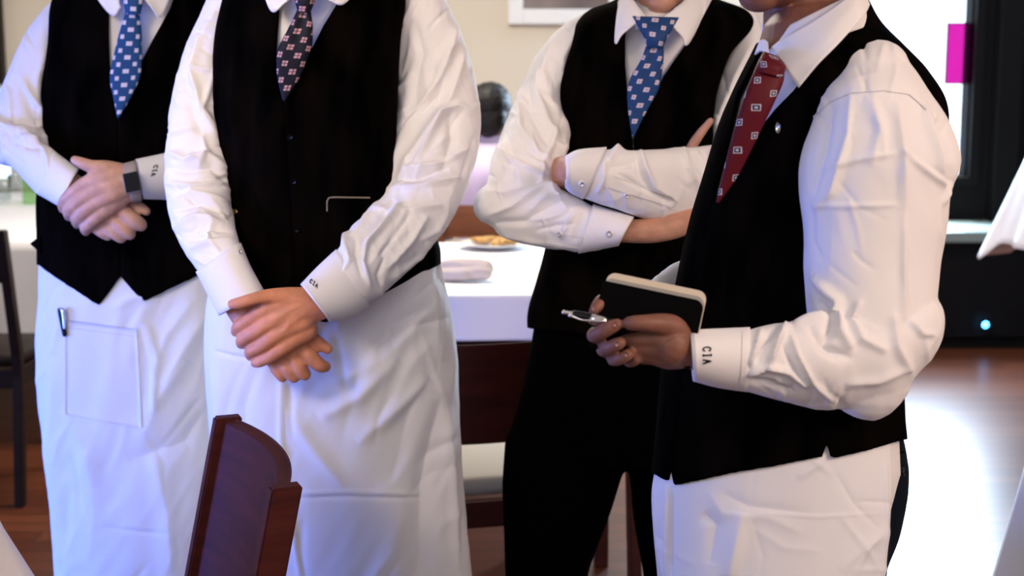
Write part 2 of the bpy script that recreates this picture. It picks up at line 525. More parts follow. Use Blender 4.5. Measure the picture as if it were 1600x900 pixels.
def remeshed(name, parts, voxel, smooth_it=6, fac=0.5):
    """union of overlapping closed shells as one continuous skin"""
    V, f = merge(parts)
    me = mesh_from(name, V, f)
    o = bpy.data.objects.new(name + '_tmp', me); COL.objects.link(o)
    r = o.modifiers.new('r', 'REMESH'); r.mode = 'VOXEL'; r.voxel_size = voxel; r.use_smooth_shade = True
    if smooth_it:
        s = o.modifiers.new('s', 'SMOOTH'); s.iterations = smooth_it; s.factor = fac
    dg = bpy.context.evaluated_depsgraph_get()
    me2 = bpy.data.meshes.new_from_object(o.evaluated_get(dg))
    bpy.data.objects.remove(o); bpy.data.meshes.remove(me)
    me2.name = name
    me2.polygons.foreach_set('use_smooth', [True] * len(me2.polygons))
    return me2
def wrinkle(me, folds=(), noise=(), creases=None):
    V = get_co(me) + ORIGIN; Nn = vert_normals(me)
    folds = list(folds)
    if creases:                                   # many small random creases: (count, px direction, spread, length, mm, width, seed)
        cnt, dr, spread, ln, mm, wd, seed = creases
        rg = np.random.RandomState(seed)
        view = V - CAM
        idx = np.nonzero((view * Nn).sum(1) < 0)[0]
        q = proj(V[rg.choice(idx, cnt)])
        base = math.atan2(dr[1], dr[0])
        for p in q:
            a = base + rg.uniform(-spread, spread); L_ = ln * rg.uniform(0.5, 1.4); k = rg.uniform(-0.25, 0.25) * L_
            d = np.array([math.cos(a), math.sin(a)]); nrm = np.array([-d[1], d[0]])
            folds.append(([p - d * L_ / 2, p + nrm * k * 0.5, p + d * L_ / 2], mm * rg.choice([-1, 1]) * rg.uniform(0.4, 1.2), wd * rg.uniform(0.7, 1.4)))
    D = crease(V, Nn, folds) if folds else np.zeros(len(V))
    for along, wave, length, mm, seed in noise:
        D = D + mm * 0.001 * fold_noise(V, along, wave, length, seed)
    set_co(me, V + Nn * D[:, None] - ORIGIN)

def bvh_of(objs):
    """search tree of the finished surfaces (thickness included), in world space"""
    vs_ = []; fs = []; o0 = 0
    bpy.context.view_layer.update()
    dg = bpy.context.evaluated_depsgraph_get()
    for o in objs:
        ev = o.evaluated_get(dg); me = ev.to_mesh()
        v = get_co(me)
        root = o
        while root.parent is not None: root = root.parent
        vs_ += (v + np.array(root.location)).tolist()
        fs += [tuple(i + o0 for i in p.vertices) for p in me.polygons]
        o0 += len(v)
        ev.to_mesh_clear()
    return BVHTree.FromPolygons(vs_, fs)
def cast(bvh, x, y, lift=0.0):
    d = P(x, y, 2.0) - CAM; d /= np.linalg.norm(d)
    h = bvh.ray_cast(Vector(CAM), Vector(d))
    if h[0] is None: return None
    n = h[1] if h[1].dot(Vector(d)) < 0 else -h[1]
    return np.array(h[0]) + np.array(n) * lift
def ribbon(name, bvh, lines, width, mat, parent, lift=0.0008, closed=False, step=4.0, thick=0.0006):
    """thin raised lines lying on a surface: stitching, embroidery, welts. lines in px, width in px"""
    V = []; Fc = []
    for line in lines:
        w_ = width
        if isinstance(line, tuple): line, w_ = line
        L = [np.array(p, float) for p in line]
        if closed: L.append(L[0])
        pts = []
        for a, b in zip(L[:-1], L[1:]):
            k = max(1, int(np.linalg.norm(b - a) / step))
            pts += [a + (b - a) * i / k for i in range(k)]
        pts.append(L[-1])
        pts = np.array(pts); T = np.gradient(pts, axis=0)
        T /= np.linalg.norm(T, axis=1)[:, None] + 1e-9
        Nn = np.stack([-T[:, 1], T[:, 0]], 1)
        row = []
        for p, n in zip(pts, Nn):
            q = [cast(bvh, *(p + n * w_ * s), lift) for s in (-0.5, 0.5)]
            q2 = [cast(bvh, *(p + n * w_ * s), lift + thick) for s in (-0.5, 0.5)]
            if any(k is None for k in q + q2):
                row.append(None); continue
            i0 = len(V); V += q + q2
            row.append(i0)
        for a, b in zip(row[:-1], row[1:]):
            if a is None or b is None: continue
            if np.linalg.norm(np.array(V[a]) - np.array(V[b])) > 0.06: continue
            Fc += [(a + 2, a + 3, b + 3, b + 2), (a, b, b + 1, a + 1), (a, a + 2, b + 2, b), (a + 1, b + 1, b + 3, a + 3)]
    if not Fc: return None
    return link_mesh(name, mesh_from(name, V, Fc, smooth=False), mat, parent)
def patch(name, bvh, corners, mat, parent, n=16, lift=0.002, thick=0.0012):
    """a flat piece of cloth sewn on a surface; corners in px, clockwise from top left"""
    a, b, c, d = [np.array(q, float) for q in corners]
    V = []; ok = True
    for l in (lift, lift + thick):
        for i in range(n):
            for j in range(n):
                u, v = j / (n - 1), i / (n - 1)
                p = (a * (1 - u) + b * u) * (1 - v) + (d * (1 - u) + c * u) * v
                h = cast(bvh, *p, l)
                if h is None:
                    h = cast(bvh, *(p * 0.9 + (a + b + c + d) / 4 * 0.1), l)
                if h is None: h = V[-1] if V else cast(bvh, *((a + b + c + d) / 4), l)
                V.append(h)
    Fc = [(q[0] + n * n, q[1] + n * n, q[2] + n * n, q[3] + n * n) for q in grid_faces(n, n, False)]
    Fc += [q[::-1] for q in grid_faces(n, n, False)]
    rim = [i for i in range(n)] + [i * n + n - 1 for i in range(1, n)] + [n * n - 1 - i for i in range(1, n)] + [i * n for i in range(n - 2, 0, -1)]
    for p, q in zip(rim, rim[1:] + rim[:1]): Fc.append((p, q, q + n * n, p + n * n))
    return link_mesh(name, mesh_from(name, V, Fc), mat, parent)
def disc_on(name, bvh, x, y, rpx, mat, parent, lift=0.0015, dome=0.0012, seg=18, ry=None):
    """a small round button or pin on a surface"""
    ry = ry or rpx
    V = []; c = cast(bvh, x, y, lift + dome)
    if c is None: return None
    V.append(c)
    for k, l in ((0.75, lift + dome), (1.0, lift + dome * 0.4), (1.0, 0.0)):
        for i in range(seg):
            a = 2 * math.pi * i / seg
            h = cast(bvh, x + rpx * k * math.cos(a), y + ry * k * math.sin(a), l)
            V.append(h if h is not None else c)
    Fc = [(0, 1 + (i + 1) % seg, 1 + i) for i in range(seg)] + grid_faces(3, seg, True, 1)
    return link_mesh(name, mesh_from(name, V, Fc), mat, parent)

LETTERS = {   # strokes in a unit box, (points, relative weight)
    'C': [[(0.92, 0.25), (0.80, 0.08), (0.55, 0.0), (0.28, 0.08), (0.10, 0.30), (0.06, 0.52), (0.12, 0.76), (0.30, 0.94), (0.56, 1.0), (0.80, 0.93), (0.94, 0.74)], [(0.92, 0.02), (0.92, 0.28)]],
    'I': [[(0.5, 0.0), (0.5, 1.0)], [(0.22, 0.0), (0.78, 0.0)], [(0.22, 1.0), (0.78, 1.0)]],
    'A': [[(0.08, 1.0), (0.48, 0.0), (0.92, 1.0)], [(0.25, 0.62), (0.76, 0.62)], [(-0.08, 1.0), (0.28, 1.0)], [(0.72, 1.0), (1.10, 1.0)]],
}
def lettering(name, bvh, text, origin, u, v, width, mat, parent, gap=0.28):
    """embroidered letters: u is the px vector of one letter's width, v of its height"""
    o = np.array(origin, float); u = np.array(u, float); v = np.array(v, float)
    lines = []
    for i, ch in enumerate(text):
        for s in LETTERS[ch]:
            lines.append([o + u * (i * (1 + gap) + p[0]) + v * p[1] for p in s])
    return ribbon(name, bvh, lines, width, mat, parent, lift=0.0006, step=2.0, thick=0.0006)

# ================================================================== the room
ORIGIN = np.zeros(3)
WY = 7.4                                          # depth of the back wall
structure(box_obj('floor', (-4.2, -1.5, -0.10), (3.6, WY + 0.2, 0.0), floor_m))
structure(box_obj('ceiling', (-4.2, -1.5, 2.95), (3.6, WY + 0.2, 3.05), ceil_m))
def wall_with_holes(name, x0, x1, z0, z1, holes, mat, y0=WY, y1=WY + 0.16):
    """a wall in the x-z plane made of blocks round its window openings, one mesh"""
    xs = sorted({x0, x1, *[h[0] for h in holes], *[h[1] for h in holes]})
    bm = bmesh.new()
    for a, b in zip(xs[:-1], xs[1:]):
        cuts = sorted([(h[2], h[3]) for h in holes if h[0] <= a + 1e-6 and h[1] >= b - 1e-6])
        z = z0
        for c, d in cuts:
            if c > z: add_box(bm, (a, y0, z), (b, y1, c))
            z = d
        if z < z1: add_box(bm, (a, y0, z), (b, y1, z1))
    bmesh.ops.remove_doubles(bm, verts=bm.verts, dist=1e-5)
    return structure(bm_to_obj(name, bm, mat))
WIN = (1.72, P(1514, 120, WY + 0.05)[0], P(1500, 276, WY)[2], 2.45)
WINL = (-3.45, P(16, 200, WY)[0], 0.80, P(16, 140, WY)[2])
wall_with_holes('wall_back', -4.2, 1.45, 0, 2.95, [WINL], wall_m)
wall_with_holes('wall_back_panelling', 1.45, 3.6, 0, 2.95, [WIN], darkwall_m)
structure(box_obj('wall_left', (-4.36, -1.5, 0), (-4.2, WY + 0.2, 2.95), wall_m))
structure(box_obj('wall_right', (3.6, -1.5, 0), (3.76, WY + 0.2, 2.95), darkwall_m))
structure(box_obj('baseboard_back', (-4.2, WY - 0.02, 0), (1.45, WY, 0.16), darkchair_m, bevel=0.004))

# dark casing and glazing of the bright window
def window(name, w, mat, bars=()):
    bm = bmesh.new(); c = 0.05
    for lo, hi in (((w[0] - c, WY - 0.03, w[2] - c), (w[0], WY + 0.05, w[3] + c)), ((w[1], WY - 0.03, w[2] - c), (w[1] + c, WY + 0.05, w[3] + c)),
                   ((w[0], WY - 0.03, w[2] - c), (w[1], WY + 0.05, w[2])), ((w[0], WY - 0.03, w[3]), (w[1], WY + 0.05, w[3] + c))):
        add_box(bm, lo, hi, 0.004)
    fr = structure(bm_to_obj(name, bm, mat))
    pn = box_obj('pane', (w[0], WY + 0.055, w[2]), (w[1], WY + 0.06, w[3]), pane_m, fr)
    return fr
w1 = window('window_1', WIN, darkwall_m)
# leaded border: one magenta pane with dark cames at its edges
mg0, mg1 = P(1477, 130, WY + 0.05), P(1512, 37, WY + 0.05)
mz0, mz1 = mg0[2], mg1[2]
box_obj('stained_glass_pane', (mg0[0], WY + 0.045, mz0), (WIN[1], WY + 0.052, mz1), magenta_m, w1)
bm = bmesh.new()
for lo, hi in (((mg0[0] - 0.006, WY + 0.04, mz0 - 0.006), (WIN[1], WY + 0.054, mz0)), ((mg0[0] - 0.006, WY + 0.04, mz1), (WIN[1], WY + 0.054, mz1 + 0.006)),
               ((mg0[0] - 0.006, WY + 0.04, mz0), (mg0[0], WY + 0.054, mz1))):
    add_box(bm, lo, hi)
bm_to_obj('lead_came', bm, lead_m, w1)
q = P(1398, 31, WY + 0.05)
bm = bmesh.new(); bmesh.ops.create_icosphere(bm, subdivisions=2, radius=0.006, matrix=Matrix.Translation(Vector(q)))
bm_to_obj('lead_solder_dot', bm, lead_m, w1)
w2 = window('window_2', WINL, frame_m)
# dark pilaster right of the window, and the dark casing strip at the far left
structure(box_obj('trim_1', (2.47, WY - 0.10, 0), (2.60, WY, 2.95), darkwall_m, bevel=0.01))
lx = P(8, 60, WY)[0]
structure(box_obj('trim_2', (lx - 0.10, WY - 0.06, P(0, 132, WY)[2]), (lx, WY, 2.95), darkchair_m, bevel=0.006))

# window seat under the bright window
bench = thing('window_seat', 'low dark window seat under the bright window, its top lit by daylight', 'bench', (2.1, 7.05, 0))
def local_box(name, root, lo, hi, mat, bevel=0.0):
    return box_obj(name, lo, hi, mat, root, bevel)
seat_top_m = principled('varnished_seat_top', (0.22, 0.26, 0.23), 0.3, 0.6)
local_box('seat', bench, (-0.62, -0.22, 0.535), (0.62, 0.33, 0.59), seat_top_m, 0.008)
local_box('front_panel', bench, (-0.60, -0.16, 0.06), (0.60, -0.13, 0.535), darkwall_m, 0.004)
local_box('plinth', bench, (-0.60, -0.13, 0.0), (0.60, 0.31, 0.06), darkwall_m)
for s in (-1, 1): local_box('side_panel', bench, (0.57 * s - 0.03, -0.13, 0.06), (0.57 * s + 0.03, 0.31, 0.535), darkwall_m, 0.004)
# small blue light on the front of the seat
lp = P(1539, 507, 6.86)
ORIGIN = lp
lv, lf = ellipsoid(lp, (0.022, 0.012, 0.022), seg=12)
led = link_mesh('indicator_light', mesh_from('indicator_light', lv, lf), led_m)
tag(led, 'tiny glowing blue light low on the dark window seat front', 'light')
bz = thing_ring = bmesh.new()
lathe(bz, [(0.023, -0.008), (0.030, -0.008), (0.030, 0.004), (0.023, 0.004)], 20)
for v in bz.verts: v.co = Vector((v.co.x, v.co.z, v.co.y))
bm_to_obj('bezel', bz, darkwall_m, led)
ORIGIN = np.zeros(3)

# framed picture on the cream wall
pa, pb = P(794, 38, WY), P(975, -150, WY)
pic = thing('framed_picture', 'white framed dark photograph hanging on the cream wall', 'picture', ((pa[0] + pb[0]) / 2, WY - 0.02, (pa[2] + pb[2]) / 2))
hw, hh = (pb[0] - pa[0]) / 2, (pb[2] - pa[2]) / 2
bm = bmesh.new(); t = 0.075
for lo, hi in (((-hw, -0.02, -hh), (-hw + t, 0.02, hh)), ((hw - t, -0.02, -hh), (hw, 0.02, hh)), ((-hw + t, -0.02, -hh), (hw - t, 0.02, -hh + t)), ((-hw + t, -0.02, hh - t), (hw - t, 0.02, hh))):
    add_box(bm, lo, hi, 0.004)
bm_to_obj('frame', bm, frame_m, pic)
box_obj('photograph', (-hw + t, 0.0, -hh + t), (hw - t, 0.012, hh - t), photo_m, pic)

# ------------------------------------------------------------------ chairs
def make_chair(label, mat, group=None, panel=0.30, height=0.82, seat_mat=cushion_m):
    """solid curved backrest between two square posts, seat pad, four legs; faces -y, back at +y"""
    t = thing('dining_chair', label, 'chair', (0, 0, 0), group)
    W = 0.205; lean = math.tan(math.radians(12)); zs = 0.43
    for s in (-1, 1):
        bm = bmesh.new()                          # rear leg running up into the back post
        prof = [(0.0, 0.17 + 0.05), (zs - 0.02, 0.17), (zs + 0.05, 0.175), (height, 0.175 + (height - zs - 0.05) * lean)]
        rings = []
        for z, y in prof:
            hx, hy = 0.014, 0.021
            rings.append([bm.verts.new((W * s + a * hx, y + b * hy, z)) for a, b in ((-1, -1), (1, -1), (1, 1), (-1, 1))])
        for a, b in zip(rings[:-1], rings[1:]):
            for k in range(4): bm.faces.new((a[k], a[(k + 1) % 4], b[(k + 1) % 4], b[k]))
        bm.faces.new(rings[0]); bm.faces.new(rings[-1])
        bmesh.ops.recalc_face_normals(bm, faces=bm.faces)
        bmesh.ops.bevel(bm, geom=list(bm.edges), offset=0.003, segments=2, affect='EDGES')
        bm_to_obj('back_post', bm, mat, t)
    for s in (-1, 1):
        bm = bmesh.new()
        add_box(bm, (0.19 * s - 0.018, -0.225, 0), (0.19 * s + 0.018, -0.19, zs), 0.003)
        bm_to_obj('front_leg', bm, mat, t)
    bm = bmesh.new()                              # seat frame rails
    for lo, hi in (((-0.19, -0.225, zs - 0.06), (0.19, -0.20, zs)), ((-0.19, 0.16, zs - 0.06), (0.19, 0.18, zs)), ((-0.208, -0.2, zs - 0.06), (-0.185, 0.17, zs)), ((0.185, -0.2, zs - 0.06), (0.208, 0.17, zs))):
        add_box(bm, lo, hi, 0.002)
    bm_to_obj('seat_frame', bm, mat, t)
    bm = bmesh.new(); add_box(bm, (-0.205, -0.235, zs), (0.205, 0.15, zs + 0.045), 0.018)
    bm_to_obj('seat', bm, seat_mat, t, True)
    # curved panel
    V = []; Fc = []; n = 25; k = 12
    z0, z1 = height - panel - 0.005, height - 0.005
    for side in (-1, 1):
        for i in range(k):
            z = z0 + (z1 - z0) * i / (k - 1)
            for j in range(n):
                a = -1 + 2 * j / (n - 1)
                y = 0.175 + (z - zs - 0.05) * lean + 0.032 * (1 - a * a) + side * 0.008
                V.append((a * (W - 0.008), y, z))
    for side, o_ in ((0, 0), (1, k * n)):
        for f_ in grid_faces(k, n, False, o_): Fc.append(f_ if side else f_[::-1])
    rim = [i for i in range(n)] + [i * n + n - 1 for i in range(1, k)] + [k * n - 1 - i for i in range(1, n)] + [i * n for i in range(k - 2, 0, -1)]
    for p_, q_ in zip(rim, rim[1:] + rim[:1]): Fc.append((p_, q_, q_ + k * n, p_ + k * n))
    me = mesh_from('backrest', V, Fc, smooth=False)
    o = link_mesh('backrest', me, mat, t)
    bv = o.modifiers.new('b', 'BEVEL'); bv.width = 0.0035; bv.segments = 2; bv.limit_method = 'ANGLE'; bv.angle_limit = math.radians(40)
    return t
def place(o, x, y, rz):
    o.location = (x, y, 0); o.rotation_euler = (0, 0, rz)
# front chair: its two posts stand at these points of the picture
c1 = make_chair('dark mahogany chair with curved solid back in front of the white aprons', chair_m, panel=0.34, height=0.815)
A_, B_ = P(361, 674, 2.19), P(441, 772, 1.85)
wdir = (B_ - A_)[:2]; mid = (A_ + B_)[:2] / 2
ang = math.atan2(wdir[1], wdir[0])
yax = np.array([-math.sin(ang), math.cos(ang)])
yoff = 0.175 + (0.815 - 0.48) * math.tan(math.radians(12))
place(c1, mid[0] - yax[0] * yoff, mid[1] - yax[1] * yoff, ang)
c2 = make_chair('black-brown chair at the far left edge before the bluish tablecloth', darkchair_m, height=0.88, panel=0.16, seat_mat=darkchair_m)
place(c2, -1.76, 4.55, math.radians(181))
c3 = make_chair('red-brown chair with pale seat seen between the white apron and black trousers', redchair_m, height=0.80, panel=0.22)
place(c3, -0.115, 3.17, math.radians(194))
c4 = make_chair('red-brown chair whose leg shows between the black trouser legs', redchair_m, height=0.82)
place(c4, 0.47, 3.62, math.radians(190))
c5 = make_chair('orange-brown chair behind the middle table with a seated guest', orangewood_m, height=0.87, panel=0.12)
place(c5, -0.06, 5.52, math.radians(180))

# ------------------------------------------------------------------ tables under cloths
def draped_table(name, label, x0, x1, y0, y1, z, drop, group=None, seed=0.0, wave=0.012, rot=0.0, flare=0.03, leg_mat=darkchair_m, corner=0.0, panel=None, pedestal=False):
    cx, cy = (x0 + x1) / 2, (y0 + y1) / 2
    hx, hy = (x1 - x0) / 2, (y1 - y0) / 2
    t = thing('dining_table', label[0], 'table', (cx, cy, 0), group, rot)
    box_obj('tabletop', (-hx + 0.01, -hy + 0.01, z - 0.04), (hx - 0.01, hy - 0.01, z - 0.006), leg_mat, t, 0.004)
    if panel:
        for lo, hi in (((-hx + 0.06, -hy + 0.06, panel), (hx - 0.06, -hy + 0.085, z - 0.04)), ((-hx + 0.06, hy - 0.085, panel), (hx - 0.06, hy - 0.06, z - 0.04))):
            box_obj('side_panel', lo, hi, leg_mat, t, 0.002)
    if pedestal:
        bm = bmesh.new(); lathe(bm, [(0.22, 0.0), (0.22, 0.02), (0.05, 0.05), (0.045, 0.6), (0.10, z - 0.05), (0.16, z - 0.04)], 28)
        bm_to_obj('pedestal', bm, leg_mat, t, True)
    for a in (() if pedestal else (-1, 1)):
        for b in (-1, 1):
            box_obj('leg', (a * (hx - 0.07) - 0.028, b * (hy - 0.07) - 0.028, 0), (a * (hx - 0.07) + 0.028, b * (hy - 0.07) + 0.028, z - 0.04), leg_mat, t, 0.004)
    # cloth: top plus hanging skirt with folds and fuller corners
    per = []
    n = 60
    for k in range(n): per.append((-hx + 2 * hx * k / n, -hy, 0, -1, 0))
    for k in range(n): per.append((hx, -hy + 2 * hy * k / n, 1, 0, 0))
    for k in range(n): per.append((hx - 2 * hx * k / n, hy, 0, 1, 0))
    for k in range(n): per.append((-hx, hy - 2 * hy * k / n, -1, 0, 0))
    V = []; M_ = len(per); rows = 14
    arr = np.array([[p[0], p[1]] for p in per])
    Nn = np.array([[p[2], p[3]] for p in per], float)
    for k in range(0, M_, n):                     # corners: outward diagonal
        Nn[k] = (Nn[k] + Nn[k - 1]); Nn[k] /= np.linalg.norm(Nn[k])
    cdist = np.minimum(np.arange(M_) % n, n - np.arange(M_) % n) / n
    V.append((0, 0, z))
    for s in (0.5, 0.97):
        for p in arr: V.append((p[0] * s, p[1] * s, z))
    ph = vnoise(np.stack([arr[:, 0] * 9 + seed, arr[:, 1] * 9, np.zeros(M_)], 1))
    for r in range(rows):
        f = r / (rows - 1)
        cf = np.exp(-(cdist / 0.06) ** 2)
        out = 0.008 + flare * f + (wave * ph + 0.6 * wave * np.sin(np.arange(M_) * 0.55 + seed)) * f + cf * corner * f
        dz = drop * f * (1 + cf * (0.25 if corner else 0.0)) + (0.006 if r else 0)
        for k in range(M_):
            V.append((arr[k, 0] + Nn[k, 0] * out[k], arr[k, 1] + Nn[k, 1] * out[k], z + 0.002 - dz[k]))
    Fc = [(0, 1 + k, 1 + (k + 1) % M_) for k in range(M_)] + [q[::1] for q in grid_faces(rows + 2, M_, True, 1)]
    global ORIGIN
    ORIGIN = np.zeros(3)
    c = mesh_from('tablecloth', V, Fc)
    o = bpy.data.objects.new('tablecloth', c); COL.objects.link(o); c.materials.append(cloth_m)
    o.location = (cx, cy, 0); o.rotation_euler = (0, 0, rot)
    sd = o.modifiers.new('s', 'SOLIDIFY'); sd.thickness = 0.002; sd.offset = 1
    tag(o, label[1], 'tablecloth', None)
    return t, o
draped_table('t', ('red-brown dining table behind the crossed-arms waiter under a short white cloth', 'short white tablecloth under the plate of food in the middle'),
             -1.02, 0.12, 3.82, 5.02, 0.75, 0.115, seed=1.0, rot=math.radians(2.0), leg_mat=redchair_m, wave=0.004, flare=0.012, panel=0.36)
draped_table('t', ('dark dining table at the far left under a bluish white cloth', 'bluish white tablecloth at far left behind the waiter with the watch'),
             -3.3, -1.62, 5.05, 7.15, 0.75, 0.34, seed=3.0, wave=0.012)
draped_table('t', ('near table at the bottom left corner under a white cloth', 'white tablecloth corner at the bottom left of the photo'),
             -1.75, -0.735, 1.30, 1.93, 0.74, 0.19, seed=5.0, corner=0.06, flare=0.05, pedestal=True)
draped_table('t', ('near table at the bottom right corner under a white cloth', 'pinkish white tablecloth edge at the bottom right of the photo'),
             0.80, 1.70, 1.50, 2.13, 0.75, 0.40, seed=8.0, corner=0.05, flare=0.07)
draped_table('t', ('tall dark service table at the right edge under a white cloth', 'white cloth with a hanging corner at right edge before the dark wall'),
             2.03, 2.95, 4.75, 5.60, 1.03, 0.33, seed=12.0, corner=0.07, flare=0.11, wave=0.02)

# things on the middle table
def at_table(x, y, z):                            # the point of the plane Z = z behind this pixel
    d = P(x, y, 1.0) - CAM
    return CAM + d * ((z - CAM[2]) / d[2])
pp = at_table(772, 386, 0.757)
plate = thing('dinner_plate', 'white dinner plate of food on the middle tablecloth', 'plate', pp)
bm = bmesh.new(); lathe(bm, [(0.0, 0.0), (0.07, 0.0), (0.085, 0.006), (0.125, 0.016), (0.128, 0.019), (0.085, 0.011), (0.07, 0.006), (0.0, 0.006)], 48)
bm_to_obj('dish', bm, china_m, plate, True)
ORIGIN = np.zeros(3)
parts = []
for k in range(26):
    a = random.random() * 6.28; r = random.random() ** 0.5 * 0.068
    parts.append(ellipsoid((r * math.cos(a) * 1.1, r * math.sin(a), 0.014 + random.random() * 0.012), (0.016 + random.random() * 0.012, 0.014, 0.010), seg=6))
me = remeshed('food', parts, 0.004, 2)
fo = link_mesh('food', me, food_m, None); fo.location = (pp[0], pp[1], pp[2] + 0.001)
tag(fo, 'golden brown portion of food on the white dinner plate', 'food')
np_ = at_table(728, 436, 0.757)
parts = []
for a, b, r in (((-0.06, 0.01, 0.026), (0.055, -0.012, 0.03), 0.026), ((-0.05, 0.02, 0.03), (0.04, 0.015, 0.032), 0.024), ((0.0, -0.03, 0.018), (0.06, -0.035, 0.020), 0.017), ((-0.07, -0.02, 0.015), (0.0, -0.04, 0.016), 0.016)):
    parts.append(world_limb([(*a, r), (*((np.array(a) + np.array(b)) / 2), r * 1.1), (*b, r)], 12, 16))
me = remeshed('napkin', parts, 0.004, 3)
wrinkle(me, noise=[((1, -0.2, 0), 0.02, 0.06, 4.0, 2.0)])
nk = link_mesh('napkin', me, napkin_m); nk.location = (np_[0], np_[1], np_[2] + 0.002)
tag(nk, 'crumpled pale linen napkin on the middle tablecloth', 'napkin')

# glasses on the left table
def wine_glass(x, y, label, s=1.0):
    p = at_table(x, y, 0.757)
    t = thing('drinking_glass', label, 'glass', p, 'glasses on the left table')
    bm = bmesh.new()
    lathe(bm, [(0.0, 0), (0.028 * s, 0), (0.034 * s, 0.02 * s), (0.040 * s, 0.13 * s), (0.037 * s, 0.13 * s), (0.031 * s, 0.022 * s), (0.0, 0.012 * s)], 28)
    bm_to_obj('tumbler', bm, glass_m, t, True)
    bm = bmesh.new()
    lathe(bm, [(0.0, 0.013 * s), (0.030 * s, 0.023 * s), (0.0345 * s, 0.085 * s), (0.0, 0.085 * s)], 28)
    bm_to_obj('water', bm, glass_m, t, True)
wine_glass(6, 318, 'clear water glass nearest the left edge of the far left table')
wine_glass(24, 300, 'clear water glass beside the green bottle on the far left table')
p = at_table(47, 318, 0.757)
bt = thing('bottle', 'pale green glass bottle on the far left table beside the glasses', 'bottle', p)
bm = bmesh.new(); lathe(bm, [(0.0, 0), (0.030, 0), (0.032, 0.01), (0.032, 0.10), (0.026, 0.13), (0.012, 0.165), (0.012, 0.20), (0.0, 0.20)], 28)
bm_to_obj('bottle_body', bm, greenglass_m, bt, True)
bm = bmesh.new(); lathe(bm, [(0.0, 0.198), (0.0145, 0.198), (0.0145, 0.215), (0.0, 0.215)], 24)
bm_to_obj('cap', bm, frame_m, bt)

# ================================================================== people
def dense_eval(S0, k=400):
    S, _ = catmull(S0, k); S[:, 9] = np.clip(S[:, 9], 1.6, 6)
    T = np.linspace(0, 1, k)
    def ev(t, th):
        t = np.clip(np.asarray(t, float), 0, 1)
        A = np.stack([np.interp(t, T, S[:, c]) for c in range(10)], -1)
        c, s = np.cos(th), np.sin(th); e = 2.0 / A[:, 9]
        cc = np.sign(c) * np.abs(c) ** e; ss = np.sign(s) * np.abs(s) ** e
        return A[:, 0:3] + cc[:, None] * A[:, 3:6] + ss[:, None] * A[:, 6:9]
    return ev
def poly_fn(pts):
    a = np.array(sorted(pts, key=lambda p: p[0]), float)
    return lambda v: np.interp(v, a[:, 0], a[:, 1])
def solve_edge(ev, t, fx):
    """front angle whose picture x equals fx(picture y)"""
    lo = np.full(len(t), -np.pi); hi = np.zeros(len(t))
    for _ in range(36):
        m = (lo + hi) / 2; q = proj(ev(t, m))
        r = q[:, 0] > fx(q[:, 1])
        hi = np.where(r, m, hi); lo = np.where(r, lo, m)
    return (lo + hi) / 2
def shell(name, st, start, span_to, hem, n, m, mat, parent, thick=0.004, top=0.0, folds=(), noise=(), raw=False, outward=1.0, creases=None):
    """open garment: columns run from angle start(T) to span_to(T); the lower edge follows hem(picture x)"""
    S0 = st if raw else stations(st)
    ev = dense_eval(S0)
    tt = np.linspace(0, 1, 160)
    a0, a1 = start(ev, tt), span_to(ev, tt)
    cols = np.linspace(0, 1, m)
    def ang(c, t): return np.interp(t, tt, a0) * (1 - c) + np.interp(t, tt, a1) * c
    tmax = np.ones(m)
    if hem is not None:
        fine = np.linspace(0.3, 1, 500)
        for j, c in enumerate(cols):
            q = proj(ev(fine, ang(c, fine)))
            over = np.nonzero(q[:, 1] > hem(q[:, 0]))[0]
            tmax[j] = fine[over[0]] if len(over) else 1.0
    V = np.zeros((n, m, 3))
    for i in range(n):
        t = top + (tmax - top) * i / (n - 1)
        V[i] = ev(t, np.array([ang(c, tv) for c, tv in zip(cols, t)]))
    f = grid_faces(n, m, False)
    k = len(S0) // 2
    if np.dot(np.cross(S0[k, 3:6], S0[k, 6:9]), S0[-1, :3] - S0[0, :3]) > 0: f = [q[::-1] for q in f]
    if a1[len(a1) // 2] < a0[len(a0) // 2]: f = [q[::-1] for q in f]
    me = mesh_from(name, V.reshape(-1, 3), f)
    wrinkle(me, folds, noise, creases)
    o = link_mesh(name, me, mat, parent)
    sd = o.modifiers.new('thick', 'SOLIDIFY'); sd.thickness = thick; sd.offset = outward
    return o
def vest(st, VL, VR, hem, parent, folds=(), noise=(), mat=None, name='vest', n=90, m=180):
    fl, fr = poly_fn(VL), poly_fn(VR)
    h = poly_fn(hem)
    return shell(name, st, lambda ev, t: solve_edge(ev, t, fr), lambda ev, t: solve_edge(ev, t, fl) + 2 * np.pi, h, n, m,
                 mat or vest_m, parent, 0.005, folds=folds, noise=noise)
def open_tube(name, st, mat, parent, n=40, m=64, thick=0.003, folds=(), noise=(), hem=None, creases=None):
    return shell(name, st, lambda ev, t: np.full(len(t), np.pi / 2), lambda ev, t: np.full(len(t), np.pi / 2 + 2 * np.pi), hem, n, m, mat, parent, thick, folds=folds, noise=noise, creases=creases)
def sleeve(name, tubes, parent, folds, noise, voxel=0.0025, mat=None, creases=None):
    parts = [tube(t, 60, 40) for t in tubes]
    me = remeshed(name, parts, voxel, 10, 0.6)
    wrinkle(me, folds, noise, creases)
    return link_mesh(name, me, mat or shirt_m, parent)
def cuff(st, parent, folds=(), n=14, m=56):
    return open_tube('cuff', st, shirt_m, parent, n, m, 0.0028, folds=folds)
